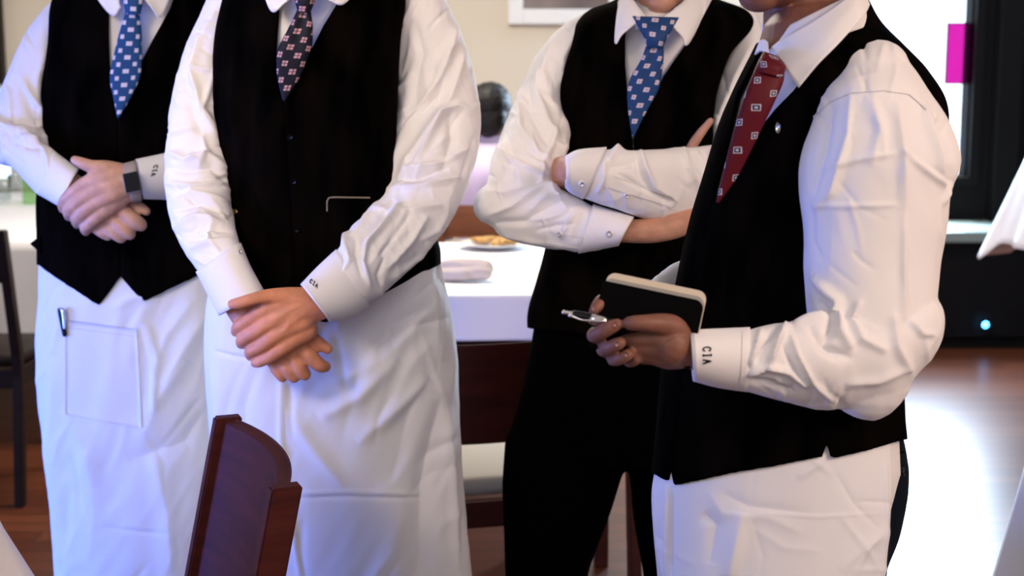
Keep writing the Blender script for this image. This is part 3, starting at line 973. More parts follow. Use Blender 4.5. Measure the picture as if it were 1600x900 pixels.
def sheet(name, edges, mat, parent, n=24, k=10, thick=0.0025, raw=False):
    """cloth between smooth edge lines, each a list of (x, y, Y)"""
    E = []
    for e in edges:
        a = np.array([P(*p) for p in e]); E.append(catmull(a, n)[0])
    E = np.array(E)
    V = np.zeros((k, n, 3))
    for j in range(n): V[:, j] = catmull(E[:, j], k)[0] if len(E) > 2 else E[0, j] + (E[1, j] - E[0, j]) * np.linspace(0, 1, k)[:, None]
    f = grid_faces(k, n, False)
    v0, v1, v2 = V[0, 0], V[1, 0], V[0, 1]
    if np.dot(np.cross(v1 - v0, v2 - v0), v0 - CAM) > 0: f = [q[::-1] for q in f]
    o = link_mesh(name, mesh_from(name, V.reshape(-1, 3), f), mat, parent)
    sd = o.modifiers.new('thick', 'SOLIDIFY'); sd.thickness = thick; sd.offset = 0
    return o
def tie_blade(name, st, mat, parent, n=50, m=32, dent=0.0):
    S, _ = catmull(stations(st), n); S[:, 9] = 2.6
    th = np.linspace(-np.pi, np.pi, m, endpoint=False)
    V = ring_points(S, np.tile(th, (n, 1)))
    along = np.concatenate([[0], np.cumsum(np.linalg.norm(np.diff(S[:, :3], axis=0), axis=1))])
    wl = np.linalg.norm(S[:, 3:6], axis=1)
    uv = np.zeros((n, m, 2))
    uv[..., 0] = np.cos(th)[None] * wl[:, None]; uv[..., 1] = -along[:, None]
    if dent:
        view = S[:, :3] - CAM; view /= np.linalg.norm(view, axis=1)[:, None]
        g = np.exp(-(np.cos(th) / 0.25) ** 2)[None] * np.clip(1 - along / 0.10, 0, 1)[:, None] * dent
        V = V + g[..., None] * view[:, None]
    f = grid_faces(n, m)
    f += [tuple(range(m)), tuple(range((n - 1) * m, n * m))[::-1]]
    return link_mesh(name, mesh_from(name, V.reshape(-1, 3), f, uv=uv.reshape(-1, 2)), mat, parent)

def head_parts(c, face, s=1.0):
    """c: centre of the skull at ear height; face: unit direction the face looks (x, y, z)"""
    fz = np.array(face, float); fz /= np.linalg.norm(fz)
    side = np.cross(fz, [0, 0, 1]); side /= np.linalg.norm(side); up = np.cross(side, fz)
    R = np.stack([side, fz, up], 1)
    L = lambda x, y, z: np.asarray(c) + R @ (np.array([x, y, z]) * s)
    E = lambda p, r: ellipsoid(L(*p), np.array(r) * s, R)
    pts = [E((0, -0.012, 0.045), (0.075, 0.096, 0.085)), E((0, 0.030, -0.01), (0.064, 0.062, 0.085)),
           E((0, 0.042, -0.062), (0.050, 0.050, 0.045)), E((0, 0.064, -0.092), (0.026, 0.024, 0.020)),
           E((0.036, 0.015, -0.055), (0.024, 0.050, 0.032)), E((-0.036, 0.015, -0.055), (0.024, 0.050, 0.032)),
           E((0, 0.098, -0.018), (0.016, 0.018, 0.015)), E((0, 0.088, 0.002), (0.010, 0.014, 0.028)),
           E((0, 0.085, 0.033), (0.052, 0.014, 0.010)),
           E((0.031, 0.070, 0.026), (0.019, 0.016, 0.008)), E((-0.031, 0.070, 0.026), (0.019, 0.016, 0.008)), E((0.031, 0.072, 0.006), (0.018, 0.012, 0.006)), E((-0.031, 0.072, 0.006), (0.018, 0.012, 0.006)),
           E((0, 0.090, -0.050), (0.024, 0.010, 0.0065)), E((0, 0.088, -0.060), (0.021, 0.010, 0.007)),
           E((0.076, -0.012, -0.002), (0.010, 0.019, 0.031)), E((-0.076, -0.012, -0.002), (0.010, 0.019, 0.031))]
    return pts, L, R, s
def head_extras(L, R, s, parent, hm):
    for a in (-1, 1):
        v, f = ellipsoid(L(0.031 * a, 0.0715, 0.016), np.full(3, 0.0118 * s), seg=12)
        e = link_mesh('eye', mesh_from('eye', v, f), eye_m, parent)
        v, f = ellipsoid(L(0.031 * a, 0.0800, 0.016), np.array([0.0056, 0.0042, 0.0056]) * s, R, seg=10)
        link_mesh('iris', mesh_from('iris', v, f), iris_m, e)
        v, f = ellipsoid(L(0.031 * a, 0.088, 0.038), np.array([0.018, 0.005, 0.0035]) * s, R, seg=10)
        link_mesh('eyebrow', mesh_from('eyebrow', v, f), hm, parent)
    parts = [ellipsoid(L(0, -0.022, 0.062), np.array([0.083, 0.098, 0.083]) * s, R), ellipsoid(L(0, -0.055, 0.01), np.array([0.074, 0.058, 0.080]) * s, R)]
    me = remeshed('hair', parts, 0.004, 4)
    wrinkle(me, noise=[(L(0, 1, 0.2) - L(0, 0, 0), 0.010, 0.08, 3.0, 1.0)])
    link_mesh('hair', me, hm, parent)

def leg_pair(hx, hy, yaw, parent, spread=0.10, trouser=None, z_top=0.88, parts=None, mk_trousers=True, shoes=True):
    """legs from the hips to the floor: adds bare legs to `parts`, returns trouser tubes; builds shoes"""
    cy, sy = math.cos(yaw), math.sin(yaw)
    W = lambda x, y, z: np.array([hx + x * cy - y * sy, hy + x * sy + y * cy, z])
    tubes = []
    for a in (-1, 1):
        x = spread * a
        if parts is not None:
            parts.append(world_limb([(*W(x * 0.9, 0, z_top - 0.02), 0.070), (*W(x, -0.01, 0.50), 0.050), (*W(x, 0.0, 0.30), 0.046), (*W(x, 0.01, 0.09), 0.034)], 40))
            parts.append(world_limb([(*W(x, 0.02, 0.07), 0.032), (*W(x * 1.1, -0.06, 0.045), 0.030), (*W(x * 1.15, -0.13, 0.035), 0.022)], 14))
        tubes.append(world_limb([(*W(x * 0.85, 0, z_top - 0.03), 0.098), (*W(x, -0.01, 0.52), 0.084), (*W(x, 0.01, 0.28), 0.074), (*W(x, 0.01, 0.05), 0.066)], 40, 28))
        if shoes:
            R = np.array([[cy, -sy, 0], [sy, cy, 0], [0, 0, 1]])
            sp = [ellipsoid(W(x * 1.1, -0.09, 0.032), (0.047, 0.11, 0.034), R), ellipsoid(W(x, 0.02, 0.045), (0.042, 0.065, 0.047), R), ellipsoid(W(x, 0.02, 0.085), (0.046, 0.055, 0.03), R)]
            me = remeshed('shoe', sp, 0.005, 3)
            v = get_co(me); v[:, 2] = np.maximum(v[:, 2], 0.001 - ORIGIN[2]); set_co(me, v)
            link_mesh('shoe', me, shoe_m, parent)
    return tubes
def begin(px, Y):
    global ORIGIN
    ORIGIN = np.array([P(px, 300, Y)[0], Y, 0.0])
def person(label, parts, mat, voxel=0.0026, folds=()):
    me = remeshed('person', parts, voxel, 3, 0.5)
    if folds: wrinkle(me, folds)
    o = link_mesh('person', me, mat)
    tag(o, label, 'person', 'waiters standing in a row')
    return o
def stub(name='stub'):
    """placeholder root used while a figure is being assembled"""
    o = bpy.data.objects.new(name, None); COL.objects.link(o); o.location = ORIGIN
    return o
def adopt(root, o):
    """hand a placeholder's children to the finished figure"""
    for c in list(root.children): c.parent = o
    bpy.data.objects.remove(root)
    return o
def nail(bvh, x, y, rx, ry, mat, parent): return disc_on('fingernail', bvh, x, y, rx, mat, parent, lift=0.0002, dome=0.0006, ry=ry)

# ------------------------------------------------------------------ waiter with the watch (far left)
begin(200, 3.0)
Y = 3.0
root = stub()
V1 = [(172, -78, 244, -78, Y, .06), (120, -52, 292, -52, Y, .09), (86, 0, 325, 0, Y, .110, 2.2), (77, 70, 338, 70, Y, .12, 2.3), (64, 150, 346, 150, Y, .125, 2.3),
      (67, 230, 350, 230, Y, .125, 2.3), (60, 310, 352, 310, Y, .125, 2.3), (61, 370, 352, 370, Y, .13, 2.3), (61, 412, 352, 412, Y, .132, 2.3), (60, 500, 352, 500, Y, .132, 2.3)]
A1 = [(64, 390, 350, 390, Y, .120, 2.3), (63, 450, 351, 450, Y, .124, 2.3), (60, 520, 351, 520, Y, .128, 2.3), (60, 580, 350, 580, Y, .13, 2.3), (66, 650, 349, 650, Y, .132, 2.3), (74, 720, 348, 720, Y, .134, 2.3), (82, 800, 347, 800, Y, .136, 2.3), (88, 900, 346, 900, Y, .138, 2.3), (92, 1010, 346, 1010, Y, .14, 2.3)]
R1u = [(92, -6, 150, 10, Y + .03, .050), (62, 22, 104, 62, Y + .03, .056), (36, 60, 94, 92, Y + .02, .056), (10, 120, 84, 142, Y + .01, .054), (-12, 175, 80, 195, Y - .01, .054), (-26, 222, 84, 226, Y - .04, .055)]
R1f = [(0, 178, -24, 254, Y - .04, .052), (48, 208, 14, 258, Y - .09, .048), (84, 236, 58, 302, Y - .15, .045), (92, 244, 66, 304, Y - .155, .043)]
R1c = [(84, 238, 59, 301, Y - .15, .047), (122, 266, 92, 320, Y - .19, .043)]
L1u = [(305, 20, 365, 5, Y + .02, .055), (325, 120, 390, 105, Y + .02, .056), (332, 200, 396, 205, Y, .056), (336, 240, 394, 250, Y - .02, .054)]
L1f = [(385, 222, 392, 306, Y - .04, .05), (330, 230, 335, 312, Y - .11, .047), (268, 241, 272, 310, Y - .17, .045), (255, 243, 259, 309, Y - .18, .043)]
L1c = [(264, 240, 268, 310, Y - .17, .046), (212, 251, 224, 309, Y - .21, .042)]
hy = Y - .235
parts = [tube(V1[1:], 40, 32, shrink=0.86), tube([(70, 395, 345, 395, Y, .115), (85, 500, 325, 500, Y, .11), (95, 640, 310, 640, Y, .11)], 16, 28),
         limb([(208, -40, Y, 50), (208, -90, Y, 44), (206, -150, Y - .01, 42)])]
for t in (R1u, R1f, L1u, L1f): parts.append(tube(t, 24, 18, shrink=0.58))
hp, hL, hR, hs = head_parts(P(206, -194, Y), (0.15, -1, 0.0)); parts += hp
hand1 = [
    limb([(300, 275, hy + .075, 19), (262, 277, hy + .050, 18), (225, 281, hy + .022, 21), (203, 286, hy + .01, 24), (180, 293, hy, 26)]),
    limb([(195, 273, hy, 16), (165, 278, hy - .01, 17), (138, 286, hy - .008, 13), (113, 303, hy, 11), (100, 317, hy + .02, 10), (99, 326, hy + .04, 8)]),
    limb([(195, 283, hy - .004, 17), (168, 292, hy - .012, 17), (143, 302, hy - .012, 13), (119, 318, hy - .005, 11), (108, 330, hy + .012, 10), (108, 338, hy + .035, 8)]),
    limb([(196, 293, hy - .002, 17), (173, 304, hy - .01, 17), (151, 316, hy - .01, 13), (130, 332, hy - .005, 11), (120, 343, hy + .012, 9.5), (121, 350, hy + .035, 8)]),
    limb([(197, 302, hy + .004, 15), (180, 315, hy, 15), (162, 329, hy - .004, 12), (144, 345, hy, 10), (133, 356, hy + .012, 8.5), (134, 362, hy + .03, 7)]),
    limb([(192, 270, hy + .008, 15), (165, 264, hy, 14), (143, 260, hy - .004, 10.5), (126, 254, hy, 9), (117, 250, hy + .004, 7)]),
    tube([(190, 262, 202, 312, hy + .002, .019), (168, 266, 186, 326, hy - .006, .018), (144, 274, 168, 338, hy - .008, .015), (132, 282, 158, 342, hy - .005, .012)], 20, 26),
    # hand beneath
    limb([(78, 268, hy + .085, 14), (108, 288, hy + .055, 21), (119, 302, hy + .035, 25), (135, 315, hy + .035, 27), (160, 330, hy + .035, 26)]),
    limb([(165, 320, hy + .03, 18), (186, 326, hy + .022, 14), (205, 341, hy + .012, 12.5), (218, 350, hy + .016, 11), (220, 353, hy + .03, 9)]),
    limb([(155, 332, hy + .03, 16), (175, 342, hy + .020, 12), (192, 357, hy + .012, 11), (202, 365, hy + .018, 10), (202, 366, hy + .03, 8)]),
    limb([(145, 338, hy + .03, 15), (163, 352, hy + .022, 11), (178, 364, hy + .016, 10), (188, 371, hy + .02, 9), (189, 372, hy + .03, 8)]),
    limb([(135, 342, hy + .032, 13), (150, 356, hy + .026, 9.5), (160, 364, hy + .022, 8.5), (168, 369, hy + .026, 7.5)]),
    limb([(170, 305, hy + .04, 14), (200, 315, hy + .035, 10), (218, 324, hy + .03, 8.5), (228, 330, hy + .03, 7.5)]),
]
parts += hand1
trs = leg_pair(P(205, 500, Y)[0], Y, 0.0, root, parts=parts, z_top=0.80)
p1 = adopt(root, person('person at far left, patterned blue tie, square wristwatch, hands clasped over black vest', parts, skin1))
head_extras(hL, hR, hs, p1, brownhair_m)
sh = link_mesh('shirt', mesh_from('shirt', *tube(V1, 60, 64, shrink=0.965)), shirt_m, p1)
s1r = sleeve('sleeve', [R1u, R1f], sh, [
    ([(30, 118), (55, 160), (78, 196)], 7, 7), ([(28, 118), (40, 150), (52, 186)], -5, 7), ([(70, 85), (58, 130), (60, 170)], 4, 7),
    ([(78, 188), (50, 205), (15, 200), (-10, 190)], 5, 6), ([(84, 212), (60, 218), (30, 214)], 4, 5), ([(80, 200), (60, 196), (30, 190)], -5, 5),
    ([(70, 228), (50, 232), (20, 222)], -3, 5), ([(40, 60), (28, 100), (8, 150)], 3, 8)], [((0.35, 0, -1), 0.035, 0.2, 3.0, 1.0)], creases=(40, (0.5, 1), 0.6, 45, 2.5, 3.5, 1))
c1r = cuff(R1c, sh)
s1l = sleeve('sleeve', [L1u, L1f], sh, [], [((1, 0, 0.1), 0.03, 0.12, 3.0, 2.0)])
c1l = cuff(L1c, sh)
bv = bvh_of([c1l])
lettering('embroidered_letters', bv, 'CIA', (247, 258), (-1.2, 4.4), (-6.5, 1.0), 1.5, thread_m, sh, gap=0.32)
# collar and tie
open_tube('collar', [(158, -90, 252, -90, Y - .005, .060), (156, -66, 254, -66, Y - .012, .066), (160, -40, 250, -40, Y - .04, .070), (166, -20, 244, -20, Y - .06, .070)], shirt_m, sh, 10, 48, 0.002)
sheet('collar', [[(156, -88, Y - .01), (162, -54, Y - .07), (178, -26, Y - .108), (194, -10, Y - .13)], [(146, -70, Y - .02), (152, -34, Y - .095), (168, -4, Y - .128), (186, 2, Y - .142)], [(140, -58, Y - .03), (144, -16, Y - .11), (174, 24, Y - .142), (189, 12, Y - .147)]], shirt_m, sh)
sheet('collar', [[(254, -88, Y - .01), (250, -54, Y - .07), (234, -26, Y - .108), (219, -10, Y - .13)], [(266, -70, Y - .02), (260, -34, Y - .095), (244, -4, Y - .128), (228, 2, Y - .142)], [(272, -58, Y - .03), (268, -14, Y - .11), (251, 27, Y - .142), (238, 14, Y - .147)]], shirt_m, sh)
tie = tie_blade('tie', [(196, 18, 218, 20, Y - .137, .010), (188, 45, 221, 45, Y - .137, .010), (180, 75, 222, 75, Y - .137, .008), (173, 108, 221, 106, Y - .137, .007), (172, 128, 217, 126, Y - .137, .006), (177, 152, 206, 150, Y - .137, .005), (183, 184, 186, 184, Y - .137, .003)], tie1_m, p1)
tie_blade('tie_knot', [(188, -12, 226, -14, Y - .135, .012), (192, 2, 224, 2, Y - .14, .016), (197, 22, 219, 24, Y - .14, .014)], tie1_m, tie, n=16)
VL1 = [(-80, 200), (0, 171), (60, 171), (100, 172), (140, 178), (183, 184), (260, 187), (330, 190), (428, 190), (520, 190)]
VR1 = [(-80, 216), (-20, 280), (0, 270), (15, 265), (95, 222), (150, 199), (184, 185), (260, 187.5), (330, 190.5), (428, 190.5), (520, 190.5)]
H1 = [(40, 408), (61, 412), (110, 446), (155, 476), (174, 452), (189, 430), (206, 450), (226, 470), (270, 448), (320, 424), (360, 408)]
v1 = vest(V1, VL1, VR1, H1, p1, folds=[([(120, 20), (118, 150), (124, 300)], 3, 14), ([(255, 60), (262, 200)], 3, 14)], noise=[((0, 0, 1), 0.08, 0.4, 2.5, 1.0)])
sheet('side_tab', [[(64, 368, Y - .06), (48, 380, Y - .04)], [(64, 396, Y - .06), (49, 382, Y - .04)]], vest_m, v1, n=6, k=4)
ap1 = open_tube('apron', A1, apron_m, p1, 230, 340, 0.0025, folds=[
    ([(232, 510), (246, 560), (240, 640)], 5, 6), ([(290, 560), (250, 620), (225, 680)], 5, 14), ([(320, 640), (290, 690), (200, 720)], -6, 18),
    ([(100, 640), (130, 690), (150, 760)], 4, 16), ([(85, 560), (82, 700), (98, 880)], 4, 12), ([(330, 470), (290, 540), (255, 600)], 5, 16),
    ([(140, 700), (150, 800), (140, 890)], 4, 22), ([(240, 700), (262, 800), (268, 890)], 5, 16), ([(160, 822), (220, 830), (270, 832)], -2, 3), ([(225, 505), (238, 560), (242, 640)], 3, 4), ([(300, 470), (262, 520), (240, 580)], 5, 12), ([(180, 480), (215, 462), (250, 470)], 4, 8)],
    noise=[((0.25, 0, 1), 0.07, 0.35, 6.0, 4.0), ((0.6, 0, 1), 0.03, 0.15, 2.0, 1.5)], creases=(40, (-0.3, 1), 0.7, 90, 2.0, 6, 7))
bv = bvh_of([ap1])
pk = patch('apron_pocket', bv, [(104, 500), (214, 514), (222, 668), (103, 648)], apron_m, ap1, n=20, lift=0.0015)
ribbon('pocket_hem', bvh_of([pk]), [[(106, 512), (213, 526)]], 1.6, seam_m, ap1, lift=0.0004)
b2 = bvh_of([pk, ap1])
q0, q1 = cast(b2, 99, 484, .010), cast(b2, 104, 522, .006)
pen0 = [(*q0, .0055), (*((q0 + q1) / 2), .0055), (*q1, .005)]
ORIGIN = q1.copy()
pen1 = link_mesh('ballpoint_pen', mesh_from('ballpoint_pen', *world_limb(pen0, 16, 12)), blackgloss_m)
tag(pen1, 'dark pen clipped to the pocket of the leftmost white apron', 'pen')
c0 = q0 + np.array([0.008, -0.008, 0.0]); c9 = cast(b2, 107, 512, .012)
link_mesh('clip', mesh_from('clip', *world_limb([(*q0, .004), (*c0, .0035), (*c9, .0022)], 14, 8)), metal_m, pen1)
begin(200, 3.0)
tr = merge(trs + [tube([(70, 405, 345, 405, Y, .112), (80, 520, 335, 520, Y, .115), (95, 640, 310, 640, Y, .11)], 16, 28)])
link_mesh('trousers', remeshed('trousers', [tr], 0.006, 4), pants_m, p1)
# wristwatch
wt = open_tube('wristwatch', [(193, 257, 205, 315, hy + .008, .036, 2.6), (203, 254, 214, 314, hy + .010, .036, 2.6), (212, 252, 222, 312, hy + .014, .036, 2.6)], principled('grey_watch_strap', (0.33, 0.27, 0.23), 0.5, 0.4), p1, 8, 40, 0.002)
bvw = bvh_of([wt])
wc = cast(bvw, 205, 284)
def quad_slab(name, px, y0, y1, mat, parent, bevel):
    bm = bmesh.new()
    a = [bm.verts.new(P(x, y, y0) - ORIGIN) for x, y in px]; b = [bm.verts.new(P(x, y, y1) - ORIGIN) for x, y in px]
    bm.faces.new(a); bm.faces.new(b[::-1])
    for k in range(4): bm.faces.new((a[k], b[k], b[(k + 1) % 4], a[(k + 1) % 4]))
    bmesh.ops.recalc_face_normals(bm, faces=bm.faces)
    bmesh.ops.bevel(bm, geom=list(bm.edges), offset=bevel, segments=3, affect='EDGES')
    return bm_to_obj(name, bm, mat, parent)
casem = principled('grey_watch_case', (0.30, 0.30, 0.31), 0.4, 0.4, 0.8)
quad_slab('watch_case', [(190, 271), (214, 266), (220, 298), (196, 303)], wc[1] - .007, wc[1] + .008, casem, wt, .0025)
quad_slab('watch_screen', [(191.5, 272), (213.5, 267.5), (219, 297), (197, 301.5)], wc[1] - .0085, wc[1] - .006, blackgloss_m, wt, .0008)

# ------------------------------------------------------------------ waiter with the navy tie
begin(490, 2.6)
Y = 2.6
root = stub()
V2 = [(440, -105, 535, -105, Y, .06), (392, -75, 590, -75, Y, .09), (362, -40, 622, -40, Y, .105), (352, 0, 630, 0, Y, .115, 2.2), (340, 60, 622, 60, Y, .122, 2.3), (336, 130, 618, 130, Y, .128, 2.3),
      (337, 200, 616, 200, Y, .132, 2.3), (345, 270, 622, 270, Y, .134, 2.3), (346, 330, 648, 330, Y, .136, 2.3), (340, 380, 680, 380, Y, .138, 2.3), (334, 430, 684, 430, Y, .14, 2.3), (330, 520, 694, 520, Y, .142, 2.3)]
A2 = [(340, 405, 678, 400, Y, .130, 2.3), (333, 440, 687, 425, Y, .136, 2.3), (326, 490, 699, 468, Y, .140, 2.3), (324, 560, 708, 545, Y, .143, 2.3), (331, 660, 713, 650, Y, .146, 2.3), (338, 740, 719, 750, Y, .148, 2.3), (345, 830, 727, 830, Y, .15, 2.3), (350, 905, 734, 905, Y, .152, 2.3), (352, 1000, 740, 1000, Y, .154, 2.3), (354, 1120, 744, 1120, Y, .156, 2.3)]
L2 = [(600, -40, 672, -45, Y + .03, .055), (618, 30, 713, 36, Y + .03, .060), (620, 112, 740, 110, Y + .02, .062), (616, 185, 751, 182, Y, .063), (612, 245, 745, 243, Y - .03, .063), (598, 296, 724, 308, Y - .07, .060), (574, 328, 694, 360, Y - .11, .056), (552, 352, 657, 402, Y - .145, .052), (536, 378, 612, 446, Y - .18, .047), (528, 390, 586, 466, Y - .195, .043)]
L2c = [(527, 391, 578, 478, Y - .19, .047), (498, 418, 548, 494, Y - .212, .045), (471, 446, 514, 500, Y - .235, .043)]
R2 = [(338, -45, 400, -35, Y + .03, .050), (318, 12, 372, 30, Y + .03, .056), (292, 70, 360, 84, Y + .025, .056), (274, 130, 356, 135, Y + .01, .055), (263, 192, 356, 196, Y - .01, .055), (257, 250, 362, 252, Y - .04, .055), (259, 305, 360, 302, Y - .07, .052), (267, 348, 364, 338, Y - .10, .050), (288, 392, 369, 366, Y - .135, .048), (314, 428, 376, 388, Y - .165, .044)]
R2c = [(308, 424, 374, 380, Y - .16, .047), (326, 458, 390, 418, Y - .185, .046), (344, 492, 411, 456, Y - .215, .043)]
hy = Y - .235
parts = [tube(V2[1:], 40, 32, shrink=0.86), tube([(345, 420, 675, 420, Y, .12), (355, 520, 670, 520, Y, .115), (380, 640, 640, 640, Y, .11)], 16, 28),
         limb([(484, -60, Y, 58), (484, -120, Y, 50), (482, -180, Y - .01, 49)])]
for t in (R2, L2): parts.append(tube(t, 34, 18, shrink=0.70))
hp, hL, hR, hs = head_parts(P(482, -228, Y), (0.05, -1, 0.0)); parts += hp
parts += [
    limb([(560, 420, hy + .07, 26), (515, 458, hy + .038, 28), (494, 473, hy + .02, 29), (474, 484, hy + .008, 29)]),
    tube([(484, 448, 512, 497, hy + .012, .020), (466, 452, 491, 506, hy + .002, .020), (442, 457, 469, 521, hy - .006, .019), (420, 466, 448, 540, hy - .010, .016), (410, 474, 440, 550, hy - .008, .013)], 24, 28),
    limb([(470, 470, hy, 18), (424, 480, hy - .010, 14.5), (396, 496, hy - .008, 12), (374, 510, hy + .006, 11), (369, 518, hy + .028, 9)]),
    limb([(470, 486, hy - .004, 18), (428, 500, hy - .014, 14.5), (402, 517, hy - .012, 11.5), (380, 530, hy + .004, 10.5), (377, 537, hy + .026, 9)]),
    limb([(474, 502, hy - .002, 18), (434, 521, hy - .012, 14), (411, 539, hy - .009, 11), (392, 549, hy + .005, 10), (391, 556, hy + .026, 8.5)]),
    limb([(480, 517, hy + .004, 17), (450, 537, hy - .006, 13), (428, 554, hy - .006, 10.5), (407, 565, hy + .002, 9), (399, 567, hy + .012, 8)]),
    limb([(478, 468, hy + .004, 20), (448, 465, hy - .006, 17), (420, 463, hy - .020, 12.0), (395, 467, hy - .030, 9.8), (375, 473, hy - .030, 9.6), (363, 475, hy - .026, 8)]),
    # hand beneath
    limb([(350, 430, hy + .065, 22), (378, 478, hy + .040, 27), (398, 500, hy + .035, 30), (425, 525, hy + .035, 32), (448, 540, hy + .035, 30)]),
    limb([(450, 518, hy + .035, 18), (468, 540, hy + .022, 13.5), (486, 558, hy + .014, 12.5), (500, 571, hy + .018, 11.5), (508, 573, hy + .026, 9.5)]),
    limb([(440, 530, hy + .035, 18), (455, 552, hy + .022, 12.5), (467, 572, hy + .014, 11.5), (476, 585, hy + .018, 10.5)]),
    limb([(428, 538, hy + .035, 17), (440, 560, hy + .024, 12), (450, 577, hy + .018, 11), (459, 589, hy + .02, 10)]),
    limb([(416, 544, hy + .036, 15), (426, 565, hy + .028, 10.5), (434, 579, hy + .022, 10), (441, 589, hy + .024, 9)]),
    limb([(455, 500, hy + .045, 18), (478, 520, hy + .035, 12), (497, 535, hy + .028, 10.5), (511, 545, hy + .028, 9)]),
]
trs = leg_pair(P(530, 500, Y)[0], Y, 0.0, root, parts=parts, z_top=0.80, spread=0.11)
p2 = adopt(root, person('person second from left, dark navy tie, long white apron, hands crossed below the waist', parts, skin2, folds=[([(474, 476), (450, 486), (428, 500)], 1.0, 4), ([(482, 486), (458, 503), (438, 522)], 1.2, 4), ([(470, 470), (450, 472), (426, 480)], 0.8, 4), ([(466, 490), (452, 500), (448, 512)], 0.9, 2.5), ([(412, 484), (404, 478), (398, 480)], -0.8, 3), ([(408, 510), (414, 506), (418, 510)], -0.8, 3)]))
head_extras(hL, hR, hs, p2, brownhair_m)
sh = link_mesh('shirt', mesh_from('shirt', *tube(V2, 60, 64, shrink=0.965)), shirt_m, p2)
s2l = sleeve('sleeve', [L2], sh, [
    ([(716, 30), (690, 120), (640, 190)], 6, 8), ([(728, 70), (705, 150), (655, 225), (622, 268)], 5, 8), ([(640, 10), (630, 60), (622, 130)], 5, 5),
    ([(745, 180), (715, 165), (690, 175), (660, 240), (628, 285)], 7, 7), ([(702, 170), (706, 220), (690, 268)], -6, 8), ([(648, 30), (660, 80), (650, 140)], -3, 8),
    ([(735, 230), (690, 255), (630, 268)], 5, 6), ([(720, 275), (660, 290), (600, 296)], 5, 6), ([(700, 262), (650, 280), (612, 282)], -5, 5),
    ([(690, 320), (640, 330), (584, 326)], 4, 6), ([(628, 318), (600, 352), (568, 388)], 8, 4.5), ([(616, 312), (588, 350), (558, 376)], -6, 4.5), ([(644, 328), (620, 362), (592, 400)], -6, 5),
    ([(668, 338), (640, 380), (604, 420)], 5, 6), ([(545, 360), (540, 385), (545, 410)], 7, 5), ([(556, 372), (556, 398), (566, 432)], -6, 4), ([(575, 372), (566, 410), (578, 446)], 5, 5), ([(600, 402), (590, 430), (596, 452)], -4, 4),
    ([(700, 345), (660, 395), (610, 440)], 4, 6)], [((0.35, 0, -1), 0.045, 0.25, 3.0, 5.0), ((0.5, 0, -1), 0.018, 0.10, 1.2, 2.0)], creases=(60, (-0.5, 1), 0.5, 70, 2.4, 4, 2))
c2l = cuff(L2c, sh, folds=[([(570, 420), (565, 440), (572, 455)], 2, 4)])
s2r = sleeve('sleeve', [R2], sh, [
    ([(338, 18), (312, 60), (300, 110), (315, 175), (338, 212)], 6, 6), ([(300, 70), (288, 120), (300, 180), (330, 235)], -4, 8), ([(335, 110), (318, 170), (336, 200)], 4, 5),
    ([(262, 236), (290, 250), (325, 240), (352, 262)], 6, 6), ([(260, 262), (290, 268), (330, 262), (356, 285)], -5, 6), ([(262, 286), (300, 292), (346, 284)], 6, 5), ([(310, 262), (322, 236), (316, 206)], 4, 6),
    ([(268, 316), (300, 300), (340, 310), (358, 318)], 5, 6), ([(270, 330), (310, 318), (356, 335)], -5, 5), ([(276, 352), (310, 338), (350, 352)], 5, 6), ([(290, 372), (325, 358), (364, 362)], -4, 6),
    ([(318, 330), (332, 350), (322, 376)], 4, 6), ([(298, 388), (330, 378), (364, 376)], 5, 5), ([(320, 424), (340, 404), (374, 392)], 4, 4)],
    [((1, 0, 0.1), 0.03, 0.12, 3.0, 9.0)], creases=(50, (1, 0.3), 0.8, 42, 2.4, 3.5, 3))
c2r = cuff(R2c, sh)
bv = bvh_of([c2l])
lettering('embroidered_letters', bv, 'CIA', (486, 436), (3.0, 2.2), (-2.2, 5.6), 1.4, thread_m, sh, gap=0.45)
bv = bvh_of([c2r, s2r]); disc_on('cuff_button', bv, 374, 394, 3.5, button_m, sh)
for ln in ([(531, 396), (578, 470)], [(476, 446), (516, 495)]): ribbon('cuff_stitching', bvh_of([c2l]), [ln], 1.0, seam_m, sh, lift=0.0004)
open_tube('collar', [(430, -120, 544, -120, Y - .005, .064), (428, -92, 546, -92, Y - .012, .072), (434, -62, 540, -62, Y - .045, .076), (442, -36, 530, -36, Y - .065, .076)], shirt_m, sh, 10, 48, 0.002)
sheet('collar', [[(428, -116, Y - .01), (434, -78, Y - .075), (450, -44, Y - .118), (470, -22, Y - .142)], [(416, -94, Y - .02), (422, -52, Y - .10), (438, -20, Y - .140), (458, -6, Y - .154)], [(410, -80, Y - .03), (408, -32, Y - .115), (424, 18, Y - .154), (448, 2, Y - .158)]], shirt_m, sh)
sheet('collar', [[(546, -116, Y - .01), (540, -78, Y - .075), (524, -44, Y - .118), (502, -22, Y - .142)], [(558, -94, Y - .02), (552, -52, Y - .10), (534, -20, Y - .140), (514, -6, Y - .154)], [(564, -80, Y - .03), (566, -34, Y - .115), (538, 6, Y - .154), (512, 0, Y - .158)]], shirt_m, sh)
tie = tie_blade('tie', [(464, 16, 486, 18, Y - .146, .010), (450, 45, 489, 45, Y - .147, .009), (434, 76, 487, 76, Y - .147, .008), (432, 98, 479, 96, Y - .146, .007), (434, 125, 468, 122, Y - .145, .005), (442, 158, 446, 158, Y - .144, .003)], tie2_m, p2, dent=0.006)
tie_blade('tie_knot', [(456, -16, 502, -20, Y - .146, .014), (460, 0, 494, -2, Y - .150, .018), (465, 18, 485, 20, Y - .150, .015)], tie2_m, tie, n=16)
VL2 = [(-110, 470), (-40, 440), (0, 438), (60, 434), (100, 432), (130, 436), (158, 444), (260, 452), (360, 458), (520, 462)]
VR2 = [(-110, 500), (-60, 540), (0, 530), (40, 506), (76, 488), (110, 466), (158, 444.5), (260, 452.5), (360, 458.5), (520, 462.5)]
